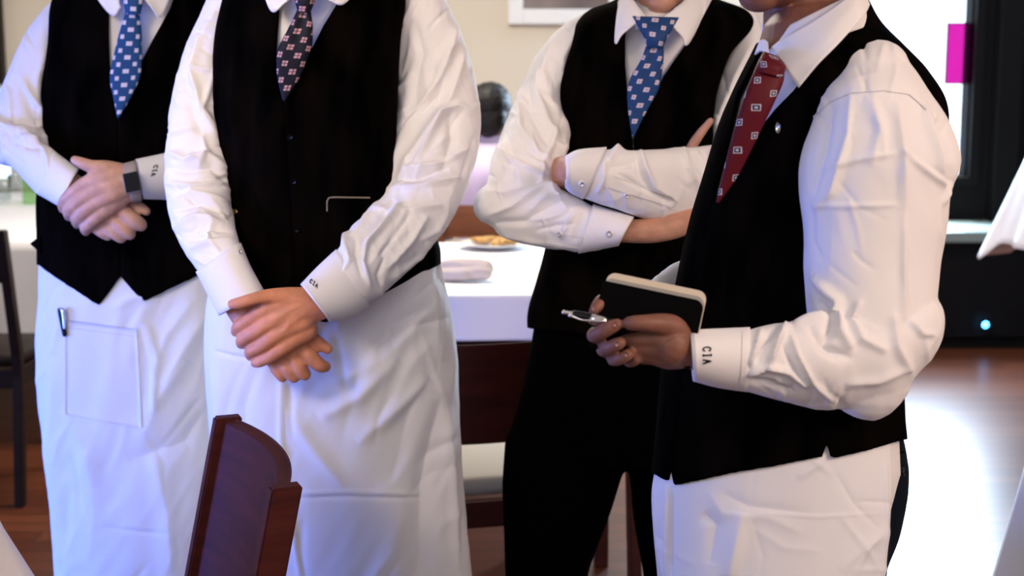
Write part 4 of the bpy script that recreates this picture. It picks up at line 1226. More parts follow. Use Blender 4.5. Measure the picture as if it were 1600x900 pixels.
H2 = [(320, 440), (345, 470), (400, 492), (445, 505), (462, 478), (478, 494), (508, 503), (560, 478), (600, 457), (650, 430), (690, 408)]
v2 = vest(V2, VL2, VR2, H2, p2, folds=[([(372, 20), (370, 140), (372, 300)], 4, 14), ([(425, 180), (420, 300), (425, 430)], 3, 12), ([(560, 40), (545, 160), (530, 300)], 4, 16), ([(400, 20), (410, 120), (440, 220)], 2, 10)], noise=[((0, 0, 1), 0.07, 0.4, 2.5, 3.0)])
bv = bvh_of([v2])
welt_m = principled('pale_edge', (0.24, 0.19, 0.15), 0.4, 0.4)
ribbon('pocket_edge', bv, [[(511, 330), (511, 314), (514, 309), (522, 308), (578, 309)]], 2.2, welt_m, v2, lift=0.0006)
disc_on('vest_button', bv, 367, 331, 4.5, principled('brass_button', (0.55, 0.36, 0.13), 0.3, 0.5, 1.0), v2)
for (bx, by) in ((448, 215), (453, 285), (458, 360)): disc_on('vest_button', bv, bx + 6, by, 5, blackgloss_m, v2)
ap2 = open_tube('apron', A2, apron_m, p2, 240, 360, 0.0025, folds=[
    ([(440, 590), (440, 680), (446, 740), (470, 900)], 4, 4), ([(452, 600), (458, 680)], -3, 5), ([(620, 560), (560, 620), (500, 650)], 6, 14), ([(690, 560), (640, 640), (610, 760)], -5, 22),
    ([(560, 690), (620, 640), (670, 590)], 5, 12), ([(690, 620), (660, 760), (655, 900)], -8, 20), ([(455, 770), (540, 767), (665, 773)], 2.0, 3.5), ([(455, 777), (540, 774), (665, 780)], -1.8, 3.5),
    ([(450, 640), (490, 700), (540, 760)], 4, 14), ([(330, 560), (345, 680), (352, 760)], 4, 12), ([(400, 570), (380, 640), (392, 760)], -4, 20), ([(520, 600), (600, 560), (680, 470)], 4, 14), ([(700, 640), (704, 760), (712, 890)], 6, 8),
    ([(338, 548), (365, 556), (400, 562)], -4, 3)],
    noise=[((0.15, 0, 1), 0.08, 0.4, 6.0, 8.0), ((0.5, 0, 1), 0.03, 0.15, 1.6, 3.5)], creases=(50, (-0.4, 1), 0.8, 100, 1.8, 6, 8))
def string(pts, r=.0035):
    return link_mesh('apron_string', mesh_from('apron_string', *world_limb([(*P(x, y, yy), r) for x, y, yy in pts], 30, 8)), apron_m, ap2)
string([(672, 420, Y - .05), (662, 446, Y - .075), (659, 470, Y - .08), (664, 484, Y - .075)])
string([(682, 418, Y - .03), (680, 448, Y - .055), (684, 500, Y - .055), (696, 560, Y - .04), (704, 600, Y - .03), (706, 660, Y - .03)], .0045)
string([(686, 416, Y - .02), (692, 450, Y - .035), (700, 510, Y - .03), (708, 580, Y - .02), (711, 650, Y - .02), (708, 720, Y - .03)], .0045)
tr = merge(trs + [tube([(345, 430, 675, 420, Y, .122), (355, 540, 680, 540, Y, .118), (385, 640, 640, 640, Y, .11)], 16, 28)])
link_mesh('trousers', remeshed('trousers', [tr], 0.006, 4), pants_m, p2)

# ------------------------------------------------------------------ waiter with crossed arms
begin(1000, 2.75)
Y = 2.75
root = stub()
V3 = [(984, -12, 1092, -12, Y, .055), (962, 4, 1118, 2, Y, .07), (925, 18, 1165, 20, Y, .085), (905, 40, 1172, 42, Y, .10, 2.2), (893, 78, 1140, 78, Y, .115, 2.2), (882, 115, 1124, 115, Y, .125, 2.3),
      (876, 165, 1112, 165, Y, .130, 2.3), (877, 235, 1112, 235, Y, .132, 2.3), (868, 310, 1116, 310, Y, .134, 2.3), (857, 385, 1120, 385, Y, .136, 2.3), (843, 440, 1124, 440, Y, .138, 2.3), (829, 492, 1126, 492, Y, .140, 2.3), (832, 540, 1126, 540, Y, .138, 2.3)]
R3u = [(908, 22, 950, 70, Y + .03, .050), (880, 40, 925, 92, Y + .03, .056), (846, 76, 906, 116, Y + .025, .058), (813, 138, 896, 158, Y + .01, .059), (786, 202, 892, 210, Y - .08, .064), (766, 258, 880, 256, Y - .155, .064), (759, 308, 862, 306, Y - .18, .060), (768, 338, 850, 330, Y - .18, .050)]
R3f = [(790, 282, 764, 350, Y - .18, .052), (838, 276, 800, 375, Y - .195, .054), (884, 300, 850, 387, Y - .215, .052), (920, 320, 895, 393, Y - .235, .047), (936, 328, 912, 393, Y - .235, .042)]
R3c = [(926, 321, 903, 394, Y - .232, .047), (990, 341, 966, 382, Y - .25, .042)]
L3u = [(1146, 30, 1196, 30, Y + .03, .052), (1136, 74, 1218, 76, Y + .03, .060), (1118, 130, 1228, 132, Y + .02, .062), (1108, 190, 1228, 195, Y, .062), (1106, 245, 1222, 250, Y - .03, .060), (1108, 290, 1210, 300, Y - .06, .055)]
L3f = [(1160, 222, 1160, 352, Y - .09, .052), (1104, 227, 1084, 354, Y - .17, .056), (1045, 232, 1024, 348, Y - .225, .054), (1000, 234, 975, 330, Y - .255, .050), (950, 234, 925, 314, Y - .27, .046), (938, 236, 914, 310, Y - .272, .042)]
L3c = [(948, 232, 912, 309, Y - .272, .047), (905, 236, 893, 300, Y - .285, .045), (884, 246, 885, 292, Y - .29, .042)]
parts = [tube(V3[1:], 40, 32, shrink=0.86), limb([(1030, 40, Y - .02, 52), (1032, 5, Y - .03, 44), (1034, -40, Y - .03, 44)])]
for t in (R3u, R3f, L3u, L3f): parts.append(tube(t, 24, 18, shrink=0.70))
hp, hL, hR, hs = head_parts(P(1028, -78, Y - .045), (0.02, -1, -0.05), 1.04); parts += hp
hl = Y - .285
parts += [limb([(960, 272, Y - .255, 22), (905, 268, Y - .245, 23), (884, 270, Y - .195, 27), (864, 275, Y - .155, 27), (844, 280, Y - .125, 24)]),
          limb([(872, 255, Y - .16, 11), (850, 254, Y - .125, 12), (830, 254, Y - .09, 10), (815, 256, Y - .08, 8)]),
          limb([(852, 272, Y - .125, 12), (828, 272, Y - .09, 10), (806, 272, Y - .08, 9)]), limb([(852, 282, Y - .125, 12), (828, 284, Y - .09, 10), (806, 284, Y - .08, 9)]),
          limb([(852, 290, Y - .125, 12), (828, 295, Y - .09, 10), (808, 296, Y - .08, 9)]), limb([(856, 298, Y - .125, 11), (838, 304, Y - .10, 9), (820, 307, Y - .09, 8)])]
hr = Y - .245
parts += [limb([(940, 358, hr + .01, 20), (985, 361, hr, 19), (1020, 360, hr, 20), (1055, 352, hr + .01, 21), (1085, 336, hr + .05, 22)]),
          limb([(1080, 330, hr + .06, 14), (1076, 280, hr + .085, 10), (1078, 238, hr + .09, 8.5), (1092, 212, hr + .085, 7.5), (1110, 189, hr + .08, 5.5)]),
          limb([(1090, 330, hr + .06, 14), (1104, 280, hr + .10, 10), (1104, 255, hr + .11, 9), (1108, 240, hr + .10, 8)]),
          limb([(1095, 332, hr + .06, 14), (1116, 285, hr + .10, 10), (1118, 245, hr + .12, 8)]), limb([(1098, 338, hr + .06, 12), (1126, 300, hr + .10, 9), (1130, 260, hr + .12, 8)]),
          limb([(1060, 340, hr + .03, 14), (1070, 300, hr + .07, 11), (1078, 262, hr + .085, 9)])]
HX3 = P(965, 560, Y)[0]
trs = leg_pair(HX3, Y, 0.0, root, parts=parts, z_top=0.84, spread=0.105)
p3 = adopt(root, person('person with crossed arms in a black vest, blue tie and black trousers without an apron', parts, skin3))
head_extras(hL, hR, hs, p3, brownhair_m)
sh = link_mesh('shirt', mesh_from('shirt', *tube(V3[:-3], 70, 64, shrink=0.955)), shirt_m, p3)
s3r = sleeve('sleeve', [R3u, R3f], sh, [
    ([(905, 40), (880, 90), (876, 130)], 4, 5), ([(862, 62), (850, 110), (862, 160)], 4, 7), ([(846, 88), (838, 140), (856, 190), (872, 220)], 5, 7), ([(830, 120), (826, 170), (850, 215), (868, 240)], -4, 7),
    ([(812, 150), (812, 200), (840, 240), (860, 252)], 5, 7), ([(788, 200), (800, 235), (835, 262)], -4, 7), ([(775, 228), (800, 252), (846, 270)], 5, 5), ([(868, 200), (862, 230), (850, 252)], 5, 5),
    ([(764, 335), (800, 322), (850, 290), (876, 296)], 5, 6), ([(770, 350), (820, 346), (880, 312)], -4, 7), ([(830, 330), (850, 310), (890, 306)], 4, 5), ([(826, 344), (860, 340), (905, 322)], 3, 4), ([(838, 360), (870, 352), (900, 350)], -3, 4),
    ([(900, 330), (886, 350), (876, 372)], 4, 4), ([(912, 330), (902, 356), (898, 376)], -4, 4), ([(778, 366), (830, 376), (890, 386)], 3, 5), ([(760, 300), (790, 300), (830, 290)], 3, 8)],
    [((0.5, 0, -1), 0.035, 0.2, 2.6, 3.0)], creases=(50, (0.5, 1), 0.7, 45, 2.3, 3.5, 4))
c3r = cuff(R3c, sh)
s3l = sleeve('sleeve', [L3u, L3f], sh, [
    ([(950, 250), (975, 226), (990, 222)], 9, 7), ([(1000, 232), (1006, 262), (1022, 292), (1050, 310)], 6, 5), ([(996, 244), (1000, 270), (1016, 300)], -5, 6), ([(950, 262), (975, 260), (995, 250)], -4, 6),
    ([(1068, 230), (1074, 262), (1092, 292)], 5, 4), ([(1078, 232), (1084, 262), (1100, 288)], -4, 4), ([(1104, 228), (1100, 260), (1094, 300)], 4, 6), ([(944, 252), (942, 280), (934, 302)], 4, 4), ([(962, 270), (990, 286), (1050, 318)], -3, 4),
    ([(1180, 60), (1150, 120), (1118, 200)], 5, 7), ([(1200, 60), (1170, 140), (1130, 215)], -4, 8), ([(1170, 110), (1160, 170), (1120, 222)], 4, 6)], [((0.9, 0, 0.2), 0.035, 0.2, 2.4, 6.0)], creases=(36, (0.5, 1), 0.6, 40, 2.0, 3.5, 5))
c3l = cuff(L3c, sh)
bvl, bvr = bvh_of([c3l, s3l]), bvh_of([c3r, s3r])
def button(bvh, x, y, r, parent):
    b_ = disc_on('cuff_button', bvh, x, y, r, button_m, parent)
    disc_on('button_holes', bvh, x, y, r * .28, seam_m, parent, lift=.0022, dome=.0004, seg=8)
button(bvl, 909, 287, 5.0, sh); button(bvl, 979, 306, 3.6, sh); button(bvr, 952, 365, 5.0, sh); button(bvr, 874, 366, 4.0, sh)
ribbon('sleeve_placket', bvl, [[(942, 290), (1020, 314), (1050, 325), (1058, 316), (1046, 306), (960, 276)]], 1.2, seam_m, sh, lift=0.0012)
ribbon('cuff_stitching', bvh_of([c3l]), [[(890, 248), (890, 288)]], 1.0, seam_m, sh, lift=0.0004)
ribbon('sleeve_placket', bvr, [[(850, 360), (912, 372)], [(846, 378), (905, 388)]], 1.2, seam_m, sh, lift=0.0012)
# collar
open_tube('collar', [(984, 2, 1082, 0, Y - .030, .058), (986, 20, 1078, 18, Y - .050, .062), (990, 34, 1068, 34, Y - .070, .066), (994, 46, 1062, 46, Y - .080, .068)], shirt_m, sh, 10, 48, 0.002)
sheet('collar', [[(980, -22, Y - .05), (986, -6, Y - .10), (998, 12, Y - .130), (1010, 27, Y - .145)], [(970, -6, Y - .07), (972, 20, Y - .125), (982, 32, Y - .145), (994, 34, Y - .152)], [(966, 2, Y - .085), (961, 66, Y - .150), (972, 54, Y - .156), (993, 36, Y - .156)]], shirt_m, sh)
sheet('collar', [[(1086, -24, Y - .05), (1074, -4, Y - .10), (1056, 12, Y - .130), (1036, 27, Y - .145)], [(1102, -4, Y - .07), (1092, 22, Y - .12), (1074, 34, Y - .145), (1056, 36, Y - .152)], [(1112, -2, Y - .085), (1076, 68, Y - .150), (1066, 58, Y - .156), (1050, 40, Y - .156)]], shirt_m, sh)
tie = tie_blade('tie', [(1009, 72, 1037, 72, Y - .152, .010), (1002, 92, 1037, 90, Y - .152, .010), (986, 120, 1034, 118, Y - .151, .008), (980, 142, 1029, 140, Y - .150, .007), (981, 168, 1015, 166, Y - .149, .005), (984, 192, 1002, 190, Y - .148, .004), (988, 215, 990, 215, Y - .147, .003)], tie3_m, p3, dent=0.005)
tie_blade('tie_knot', [(988, 25, 1062, 27, Y - .143, .010), (998, 44, 1050, 46, Y - .156, .016), (1007, 60, 1042, 62, Y - .160, .018), (1011, 74, 1036, 74, Y - .158, .015)], tie3_m, tie, n=20)
VL3 = [(-20, 1000), (10, 985), (60, 977), (100, 977), (130, 979), (170, 982), (216, 988), (300, 996), (400, 1002), (540, 1004)]
VR3 = [(-20, 1080), (10, 1088), (60, 1078), (90, 1056), (120, 1036), (170, 1012), (216, 989), (300, 996.5), (400, 1002.5), (540, 1004.5)]
v3 = vest(V3, VL3, VR3, [(800, 506), (832, 512), (900, 520), (960, 526), (1000, 520), (1010, 520), (1130, 506)], p3, folds=[([(930, 60), (945, 120), (972, 190)], 4, 9), ([(910, 90), (918, 170), (930, 240)], 4, 9), ([(1070, 120), (1050, 180), (1010, 240)], 4, 9)], noise=[((0.2, 0, 1), 0.06, 0.3, 2.5, 5.0)])
# trousers, seen down to the knee, then to the floor
zf = lambda x, z, r: np.concatenate([[x, Y, z], [r, 0, 0], [0, r, 0], [2]])
hip = tube([(846, 462, 1118, 462, Y, .126, 2.3), (838, 500, 1120, 500, Y, .130, 2.3), (829, 545, 1120, 545, Y, .13, 2.3), (814, 610, 1116, 610, Y, .128, 2.3), (798, 680, 1108, 680, Y, .12, 2.2), (791, 735, 1098, 735, Y, .11, 2.2)], 30, 40, caps=('round', 'flat'))
lg1 = np.concatenate([stations([(790, 690, 990, 685, Y - .01, .10), (786, 750, 970, 748, Y - .01, .10), (787, 800, 954, 798, Y - .01, .098), (789, 850, 936, 846, Y - .01, .092), (791, 905, 918, 900, Y - .01, .086), (798, 1010, 900, 1005, Y, .08)]), [zf(HX3 - .125, 0.06, .066)]])
lg2 = np.concatenate([stations([(966, 690, 1112, 690, Y + .01, .10), (985, 750, 1112, 750, Y + .01, .10), (990, 800, 1112, 800, Y + .01, .095), (998, 850, 1112, 850, Y + .01, .09), (1006, 905, 1112, 905, Y + .01, .085), (1014, 1010, 1112, 1005, Y, .08)]), [zf(HX3 + .125, 0.06, .066)]])
me = remeshed('trousers', [hip, tube(lg1, 60, 32, raw=True), tube(lg2, 60, 32, raw=True)], 0.005, 6)
wrinkle(me, noise=[((0.1, 0, 1), 0.06, 0.3, 4.0, 2.0)])
link_mesh('trousers', me, pants_m, p3)

# ------------------------------------------------------------------ waiter with the notebook (right, nearest)
begin(1240, 1.80)
Y = 1.80
root = stub()
V4 = [(1188, 72, 1350, -2, Y + .02, .07), (1180, 88, 1372, 36, Y + .01, .10), (1168, 112, 1408, 74, Y, .13, 2.2), (1150, 150, 1446, 116, Y, .145, 2.3), (1129, 200, 1474, 170, Y, .15, 2.3), (1108, 270, 1468, 250, Y, .15, 2.3), (1087, 340, 1452, 325, Y, .148, 2.3), (1072, 405, 1436, 395, Y, .145, 2.3),
      (1063, 450, 1424, 450, Y, .142, 2.3), (1050, 520, 1412, 520, Y, .142, 2.3), (1040, 590, 1405, 585, Y, .144, 2.3), (1032, 680, 1407, 650, Y, .148, 2.3), (1026, 740, 1411, 690, Y, .152, 2.3), (1022, 800, 1414, 740, Y, .154, 2.3)]
A4 = [(1036, 690, 1400, 650, Y, .140, 2.3), (1028, 735, 1408, 690, Y, .146, 2.3), (1023, 775, 1414, 750, Y, .149, 2.3), (1027, 835, 1412, 830, Y, .151, 2.3), (1034, 905, 1402, 905, Y, .153, 2.3), (1040, 1010, 1395, 1010, Y, .155, 2.3), (1046, 1140, 1392, 1140, Y, .157, 2.3), (1050, 1300, 1392, 1300, Y, .158, 2.3)]
L4u = [(1306, 112, 1420, 98, Y - .10, .060), (1286, 142, 1448, 140, Y - .12, .074), (1266, 196, 1482, 190, Y - .13, .080), (1252, 250, 1501, 248, Y - .14, .082), (1251, 300, 1486, 292, Y - .145, .080), (1258, 360, 1478, 352, Y - .15, .078), (1258, 425, 1467, 420, Y - .155, .078), (1262, 490, 1461, 486, Y - .165, .076), (1268, 545, 1452, 545, Y - .175, .070), (1290, 585, 1425, 590, Y - .18, .055)]
L4f = [(1425, 470, 1440, 575, Y - .17, .062), (1385, 474, 1400, 626, Y - .18, .068), (1340, 480, 1345, 638, Y - .19, .068), (1290, 490, 1285, 637, Y - .205, .064), (1235, 504, 1230, 627, Y - .22, .056), (1185, 513, 1180, 612, Y - .235, .048), (1162, 518, 1158, 606, Y - .24, .042)]
L4c = [(1172, 515, 1168, 609, Y - .235, .047), (1125, 517, 1122, 602, Y - .25, .044), (1078, 519, 1084, 592, Y - .262, .041)]
R4f = [(1130, 372, 1150, 440, Y + .12, .045), (1085, 394, 1110, 460, Y + .09, .042), (1040, 420, 1062, 490, Y + .02, .040), (1000, 455, 1015, 510, Y - .08, .034)]
R4u = [(1150, 140, 1230, 140, Y + .12, .055), (1120, 250, 1200, 250, Y + .14, .055), (1100, 350, 1180, 350, Y + .14, .055), (1100, 400, 1180, 400, Y + .12, .05)]
parts = [tube(V4[2:], 40, 32, shrink=0.84), limb([(1270, 110, Y + .02, 66), (1256, 60, Y + .01, 62), (1256, 10, Y, 62), (1264, -50, Y, 66)])]
for t in (L4u, L4f, R4u, R4f): parts.append(tube(t, 24, 18, shrink=0.70))
hp, hL, hR, hs = head_parts(P(1243, -128, Y - .02), (-0.80, -0.60, -0.04), 1.0); parts += hp
h4 = Y - .285
parts += [
    # near hand: wrist, thumb laid along the cover, fingers folded under
    limb([(1150, 560, h4 + .03, 26), (1100, 555, h4 + .014, 27), (1068, 546, h4 + .008, 28), (1050, 540, h4 + .002, 35)]),
    limb([(1068, 534, h4 + .008, 19), (1052, 513, h4 - .002, 21), (1030, 506, h4 - .014, 17), (1008, 505, h4 - .022, 14), (992, 505, h4 - .024, 13), (984, 505, h4 - .022, 11.5)]),
    limb([(1060, 537, h4 + .002, 20), (1040, 531, h4 - .004, 21), (1012, 530, h4 - .002, 14), (990, 531, h4 + .002, 11.5), (974, 532, h4 + .008, 10.5), (966, 532, h4 + .016, 9)]),
    limb([(1060, 548, h4 + .002, 22), (1040, 544, h4 - .002, 22), (1010, 544, h4 + .002, 15), (990, 547, h4 + .008, 12), (978, 550, h4 + .016, 10)]),
    limb([(1062, 556, h4 + .004, 20), (1040, 555, h4 + .002, 20), (1014, 554, h4 + .006, 14), (996, 556, h4 + .012, 11), (986, 558, h4 + .020, 9)]),
    limb([(1064, 560, h4 + .008, 17), (1044, 563, h4 + .008, 15), (1020, 559, h4 + .010, 12), (1004, 560, h4 + .016, 10)]),
    # far hand: palm behind the notebook, fingers wrapped round its edge
    limb([(1005, 480, h4 + .10, 26), (985, 500, h4 + .070, 30), (965, 520, h4 + .055, 28), (960, 540, h4 + .045, 24)]),
    limb([(960, 515, h4 + .055, 16), (937, 520, h4 + .035, 13.5), (929, 524, h4 + .010, 13), (938, 520, h4 - .012, 12.5), (955, 511, h4 - .020, 11.5), (964, 507, h4 - .018, 10)]),
    limb([(962, 535, h4 + .050, 15), (946, 545, h4 + .030, 12.5), (944, 546, h4 + .010, 12), (953, 543, h4 - .010, 11.5), (966, 537, h4 - .018, 11), (970, 535, h4 - .016, 9.5)]),
    limb([(970, 550, h4 + .045, 14), (960, 560, h4 + .028, 11), (959, 562, h4 + .012, 10.5), (967, 561, h4 - .004, 10.5), (979, 555, h4 - .010, 10), (983, 553, h4 - .006, 9)]),
    limb([(985, 555, h4 + .04, 12), (982, 564, h4 + .025, 9), (986, 566, h4 + .010, 8.5), (994, 563, h4 + .002, 8), (1001, 558, h4 + .002, 7)]),
    limb([(975, 495, h4 + .065, 16), (955, 474, h4 + .040, 13), (942, 471, h4 + .022, 12.5), (932, 480, h4 + .012, 10), (927, 487, h4 + .008, 7.5)]),
]
trs = leg_pair(P(1225, 700, Y)[0], Y + 0.03, -0.75, root, parts=parts, z_top=0.82, spread=0.065)
p4 = adopt(root, person('person at right in a red tie and white apron, writing hand holding a notebook', parts, skin4, 0.0022, folds=[([(985, 519), (1005, 518), (1018, 522)], -1.0, 2.5), ([(1060, 520), (1050, 535), (1030, 545)], 0.8, 6)]))
p4['label'] = 'person at right in red tie, black vest and white apron, holding notebook and pen'
head_extras(hL, hR, hs, p4, hair_m)
sh = link_mesh('shirt', mesh_from('shirt', *tube(V4, 70, 64, shrink=0.965)), shirt_m, p4)
s4l = sleeve('sleeve', [L4u, L4f], sh, [
    ([(1330, 148), (1326, 210), (1300, 300), (1270, 330)], 4, 8), ([(1300, 165), (1290, 230), (1270, 300)], -4, 8), ([(1360, 150), (1375, 200), (1360, 260)], 3, 9), ([(1400, 160), (1410, 240), (1412, 330)], 4, 9),
    ([(1440, 165), (1466, 240), (1474, 300)], 5, 8), ([(1462, 190), (1480, 240), (1478, 300)], -6, 8), ([(1500, 262), (1480, 298), (1470, 320)], 4, 6), ([(1400, 240), (1340, 250), (1280, 268)], 2.5, 5), ([(1405, 235), (1445, 265), (1476, 290)], 3, 5),
    ([(1412, 330), (1410, 420), (1412, 500)], 3, 6), ([(1270, 322), (1340, 322), (1400, 320)], 2, 4), ([(1268, 430), (1310, 470), (1310, 520), (1330, 545)], 7, 7), ([(1280, 470), (1300, 500), (1290, 540), (1310, 560)], -6, 8),
    ([(1310, 482), (1290, 498), (1240, 506)], 6, 5), ([(1345, 470), (1330, 500), (1345, 530), (1385, 548)], 5, 7), ([(1395, 490), (1400, 540), (1420, 580)], 4, 8), ([(1420, 500), (1438, 520), (1458, 522)], 4, 5),
    ([(1230, 508), (1210, 540), (1198, 575)], 7, 5), ([(1216, 512), (1196, 536), (1180, 566)], -5, 4), ([(1190, 515), (1182, 540), (1172, 570)], 4, 4), ([(1170, 584), (1196, 572), (1230, 580), (1262, 604)], 6, 4), ([(1172, 592), (1200, 596), (1240, 612)], -4, 5),
    ([(1232, 515), (1244, 555), (1270, 598), (1300, 625)], 5, 4), ([(1222, 530), (1234, 560), (1252, 590)], -4, 5), ([(1262, 512), (1286, 545), (1330, 560)], -4, 7), ([(1320, 600), (1370, 595), (1420, 575)], 3, 8)],
    [((0.12, 0, -1), 0.06, 0.35, 3.2, 2.0), ((0.4, 0, -1), 0.02, 0.12, 1.0, 7.0)], creases=(46, (0.2, 1), 0.9, 80, 1.3, 4.0, 6))
c4l = cuff(L4c, sh)
s4r = sleeve('sleeve', [R4u, R4f], sh, [], [((0.6, 0, -1), 0.03, 0.15, 2.0, 2.0)])
bv = bvh_of([c4l])
lettering('embroidered_letters', bv, 'CIA', (1110, 542), (0.3, 6.6), (-12.0, 0.6), 2.1, blackthread_m, sh, gap=0.42)
bvs = bvh_of([s4l])
ribbon('yoke_seam', bvs, [[(1266, 190), (1296, 160), (1330, 146), (1380, 142), (1420, 148), (1448, 172)]], 1.6, seam_m, sh, lift=0.0008)
for ln in ([(1084, 522), (1089, 588)], [(1160, 518), (1157, 604)]): ribbon('cuff_stitching', bv, [ln], 1.0, seam_m, sh, lift=0.0004)
# collar: stand round the neck and two spread leaves
open_tube('collar', [(1200, 60, 1338, -12, Y, .088), (1192, 78, 1350, 14, Y - .005, .098), (1188, 98, 1360, 40, Y - .01, .105)], shirt_m, sh, 12, 56, 0.003)
sheet('collar', [[(1206, 74, Y - .098), (1230, 56, Y - .112), (1262, 38, Y - .115), (1300, 14, Y - .105), (1330, -8, Y - .085), (1346, -22, Y - .05)],
                 [(1226, 106, Y - .145), (1258, 84, Y - .150), (1290, 56, Y - .145), (1318, 28, Y - .125), (1340, 6, Y - .10), (1352, -8, Y - .06)],
                 [(1248, 137, Y - .158), (1278, 100, Y - .165), (1308, 70, Y - .158), (1334, 42, Y - .135), (1350, 24, Y - .11), (1358, 8, Y - .065)]], shirt_m, sh, n=36, k=16)
sheet('collar', [[(1200, 66, Y - .085), (1194, 62, Y - .07), (1188, 64, Y - .04)], [(1200, 84, Y - .115), (1188, 80, Y - .08), (1180, 86, Y - .04)]], shirt_m, sh)
tie = tie_blade('tie', [(1186, 92, 1226, 104, Y - .145, .014), (1176, 116, 1224, 128, Y - .158, .012), (1163, 150, 1210, 160, Y - .166, .010), (1150, 192, 1191, 200, Y - .166, .009), (1138, 236, 1170, 243, Y - .164, .008), (1128, 276, 1150, 280, Y - .162, .006), (1119, 316, 1123, 318, Y - .160, .004)], tie4_m, p4)
tie_blade('tie_knot', [(1194, 80, 1216, 88, Y - .130, .012), (1187, 92, 1228, 104, Y - .150, .018), (1184, 112, 1222, 122, Y - .158, .014)], tie4_m, tie, n=16)
VL4 = [(60, 1196), (85, 1190), (110, 1178), (150, 1158), (200, 1147), (250, 1135), (300, 1120), (318, 1117), (400, 1100), (500, 1084), (600, 1070), (745, 1052), (800, 1050)]
VR4 = [(60, 1290), (110, 1262), (140, 1244), (170, 1215), (210, 1184), (260, 1154), (300, 1128), (318, 1118), (400, 1100.6), (500, 1084.6), (600, 1070.6), (745, 1052.6), (800, 1050.6)]
H4 = [(1000, 732), (1024, 738), (1048, 750), (1051.5, 730), (1053.5, 730), (1058, 757), (1150, 736), (1220, 724), (1283, 711), (1289, 690), (1290.5, 690), (1297, 714), (1350, 702), (1392, 690), (1420, 684)]
v4 = vest(V4, VL4, VR4, H4, p4, folds=[([(1160, 360), (1180, 460), (1170, 640)], 3, 14), ([(1230, 220), (1215, 300), (1200, 420)], 3, 12)], noise=[((0.1, 0, 1), 0.09, 0.4, 2.2, 2.0)], m=260)
bv = bvh_of([v4])
pin = disc_on('lapel_pin', bv, 1216, 200, 5.0, metal_m, v4, lift=0.001, ry=11)
EDGE4 = poly_fn([(600, 1389), (705, 1388), (745, 1390), (830, 1386), (905, 1380), (1300, 1368)])
ap4 = shell('apron', A4, lambda ev, t: solve_edge(ev, t, EDGE4), lambda ev, t: solve_edge(ev, t, EDGE4) - 4.6, None, 240, 400, apron_m, p4, 0.0025, folds=[
    ([(1046, 760), (1046, 830), (1046, 900)], 3.5, 3), ([(1052, 760), (1052, 830), (1052, 900)], -3, 3), ([(1110, 770), (1130, 800), (1200, 806), (1250, 830)], 1.0, 9), ([(1100, 800), (1120, 820), (1110, 880)], -2.5, 12), ([(1130, 770), (1170, 790), (1260, 800)], -1.2, 9),
    ([(1290, 706), (1275, 725), (1245, 745)], 1.5, 7), ([(1390, 830), (1350, 850), (1310, 890)], 1.5, 12), ([(1160, 800), (1150, 850), (1140, 900)], 4, 14), ([(1380, 720), (1381, 800), (1375, 900)], 2, 3), ([(1030, 770), (1032, 840), (1040, 900)], 3, 4), ([(1180, 800), (1280, 806), (1380, 800)], 0.6, 3)],
    noise=[((0.1, 0, 1), 0.08, 0.4, 4.0, 12.0)], creases=(30, (0.6, 1), 1.2, 90, 0.9, 6, 9))
hip = tube([(1052, 690, 1400, 650, Y + .02, .13), (1046, 735, 1412, 690, Y + .02, .135), (1042, 775, 1419, 752, Y + .02, .138), (1046, 840, 1408, 835, Y + .02, .135), (1056, 905, 1384, 905, Y + .02, .13), (1080, 1000, 1372, 1000, Y + .02, .12)], 30, 40)
me = remeshed('trousers', [hip] + trs, 0.005, 6)
wrinkle(me, noise=[((0.1, 0, 1), 0.05, 0.25, 3.0, 5.0)])
tr4 = link_mesh('trousers', me, navy_m, p4)
bv = bvh_of([tr4])
disc_on('pocket_button', bv, 1410, 737, 3.2, blackgloss_m, tr4, ry=7)
ribbon('pocket_seam', bv, [[(1394, 712), (1416, 704)]], 2.0, pants_m, tr4)
bvb = bvh_of([p4])
nail(bvb, 961, 508, 5, 4.5, nail4, p4); nail(bvb, 965, 538, 4.5, 5, nail4, p4); nail(bvb, 979, 555, 4, 4.5, nail4, p4); nail(bvb, 928, 483, 3, 5, nail4, p4)

# notebook held in both hands
TL, TR, BL = P(942, 438, h4 + .014), P(1101, 471, h4 - .004 + .010), P(944, 548, h4 + .004)
u = TR - TL; W_ = np.linalg.norm(u); u /= W_
v = BL - TL; v -= u * (v @ u); H_ = np.linalg.norm(v); v /= H_
nn = np.cross(u, v); nn = nn if nn[1] > 0 else -nn
ORIGIN = TL + u * W_ / 2 + v * H_
def slab(name, u0, u1, v0, v1, n0, n1, mat, parent, rad, round_tl=False):
    """rounded page or cover block in the notebook's own axes"""
    out = []
    if round_tl: out += [(u0 + rad - rad * math.cos(a), v0 + rad - rad * math.sin(a)) for a in np.linspace(0, math.pi / 2, 7)]
    else: out.append((u0, v0))
    out += [(u1 - rad + rad * math.sin(a), v0 + rad - rad * math.cos(a)) for a in np.linspace(0, math.pi / 2, 7)]
    out += [(u1, v1), (u0, v1)]
    k = len(out)
    Vv = [TL + u * a + v * b + nn * c for c in (n0, n1) for a, b in out]
    Fc = [tuple(range(k)), tuple(range(k, 2 * k))[::-1]] + [(i, i + k, (i + 1) % k + k, (i + 1) % k) for i in range(k)]
    me = mesh_from(name, Vv, Fc, smooth=False)
    bm = bmesh.new(); bm.from_mesh(me); bmesh.ops.recalc_face_normals(bm, faces=bm.faces); bm.to_mesh(me); bm.free()
    return link_mesh(name, me, mat, parent)
nb = slab('notebook', 0, W_, 0, H_ * 1.0, 0, 0.0012, leather_m, None, 0.010)
tag(nb, 'small black notebook with cream pages held by the waiter in the red tie', 'notebook')
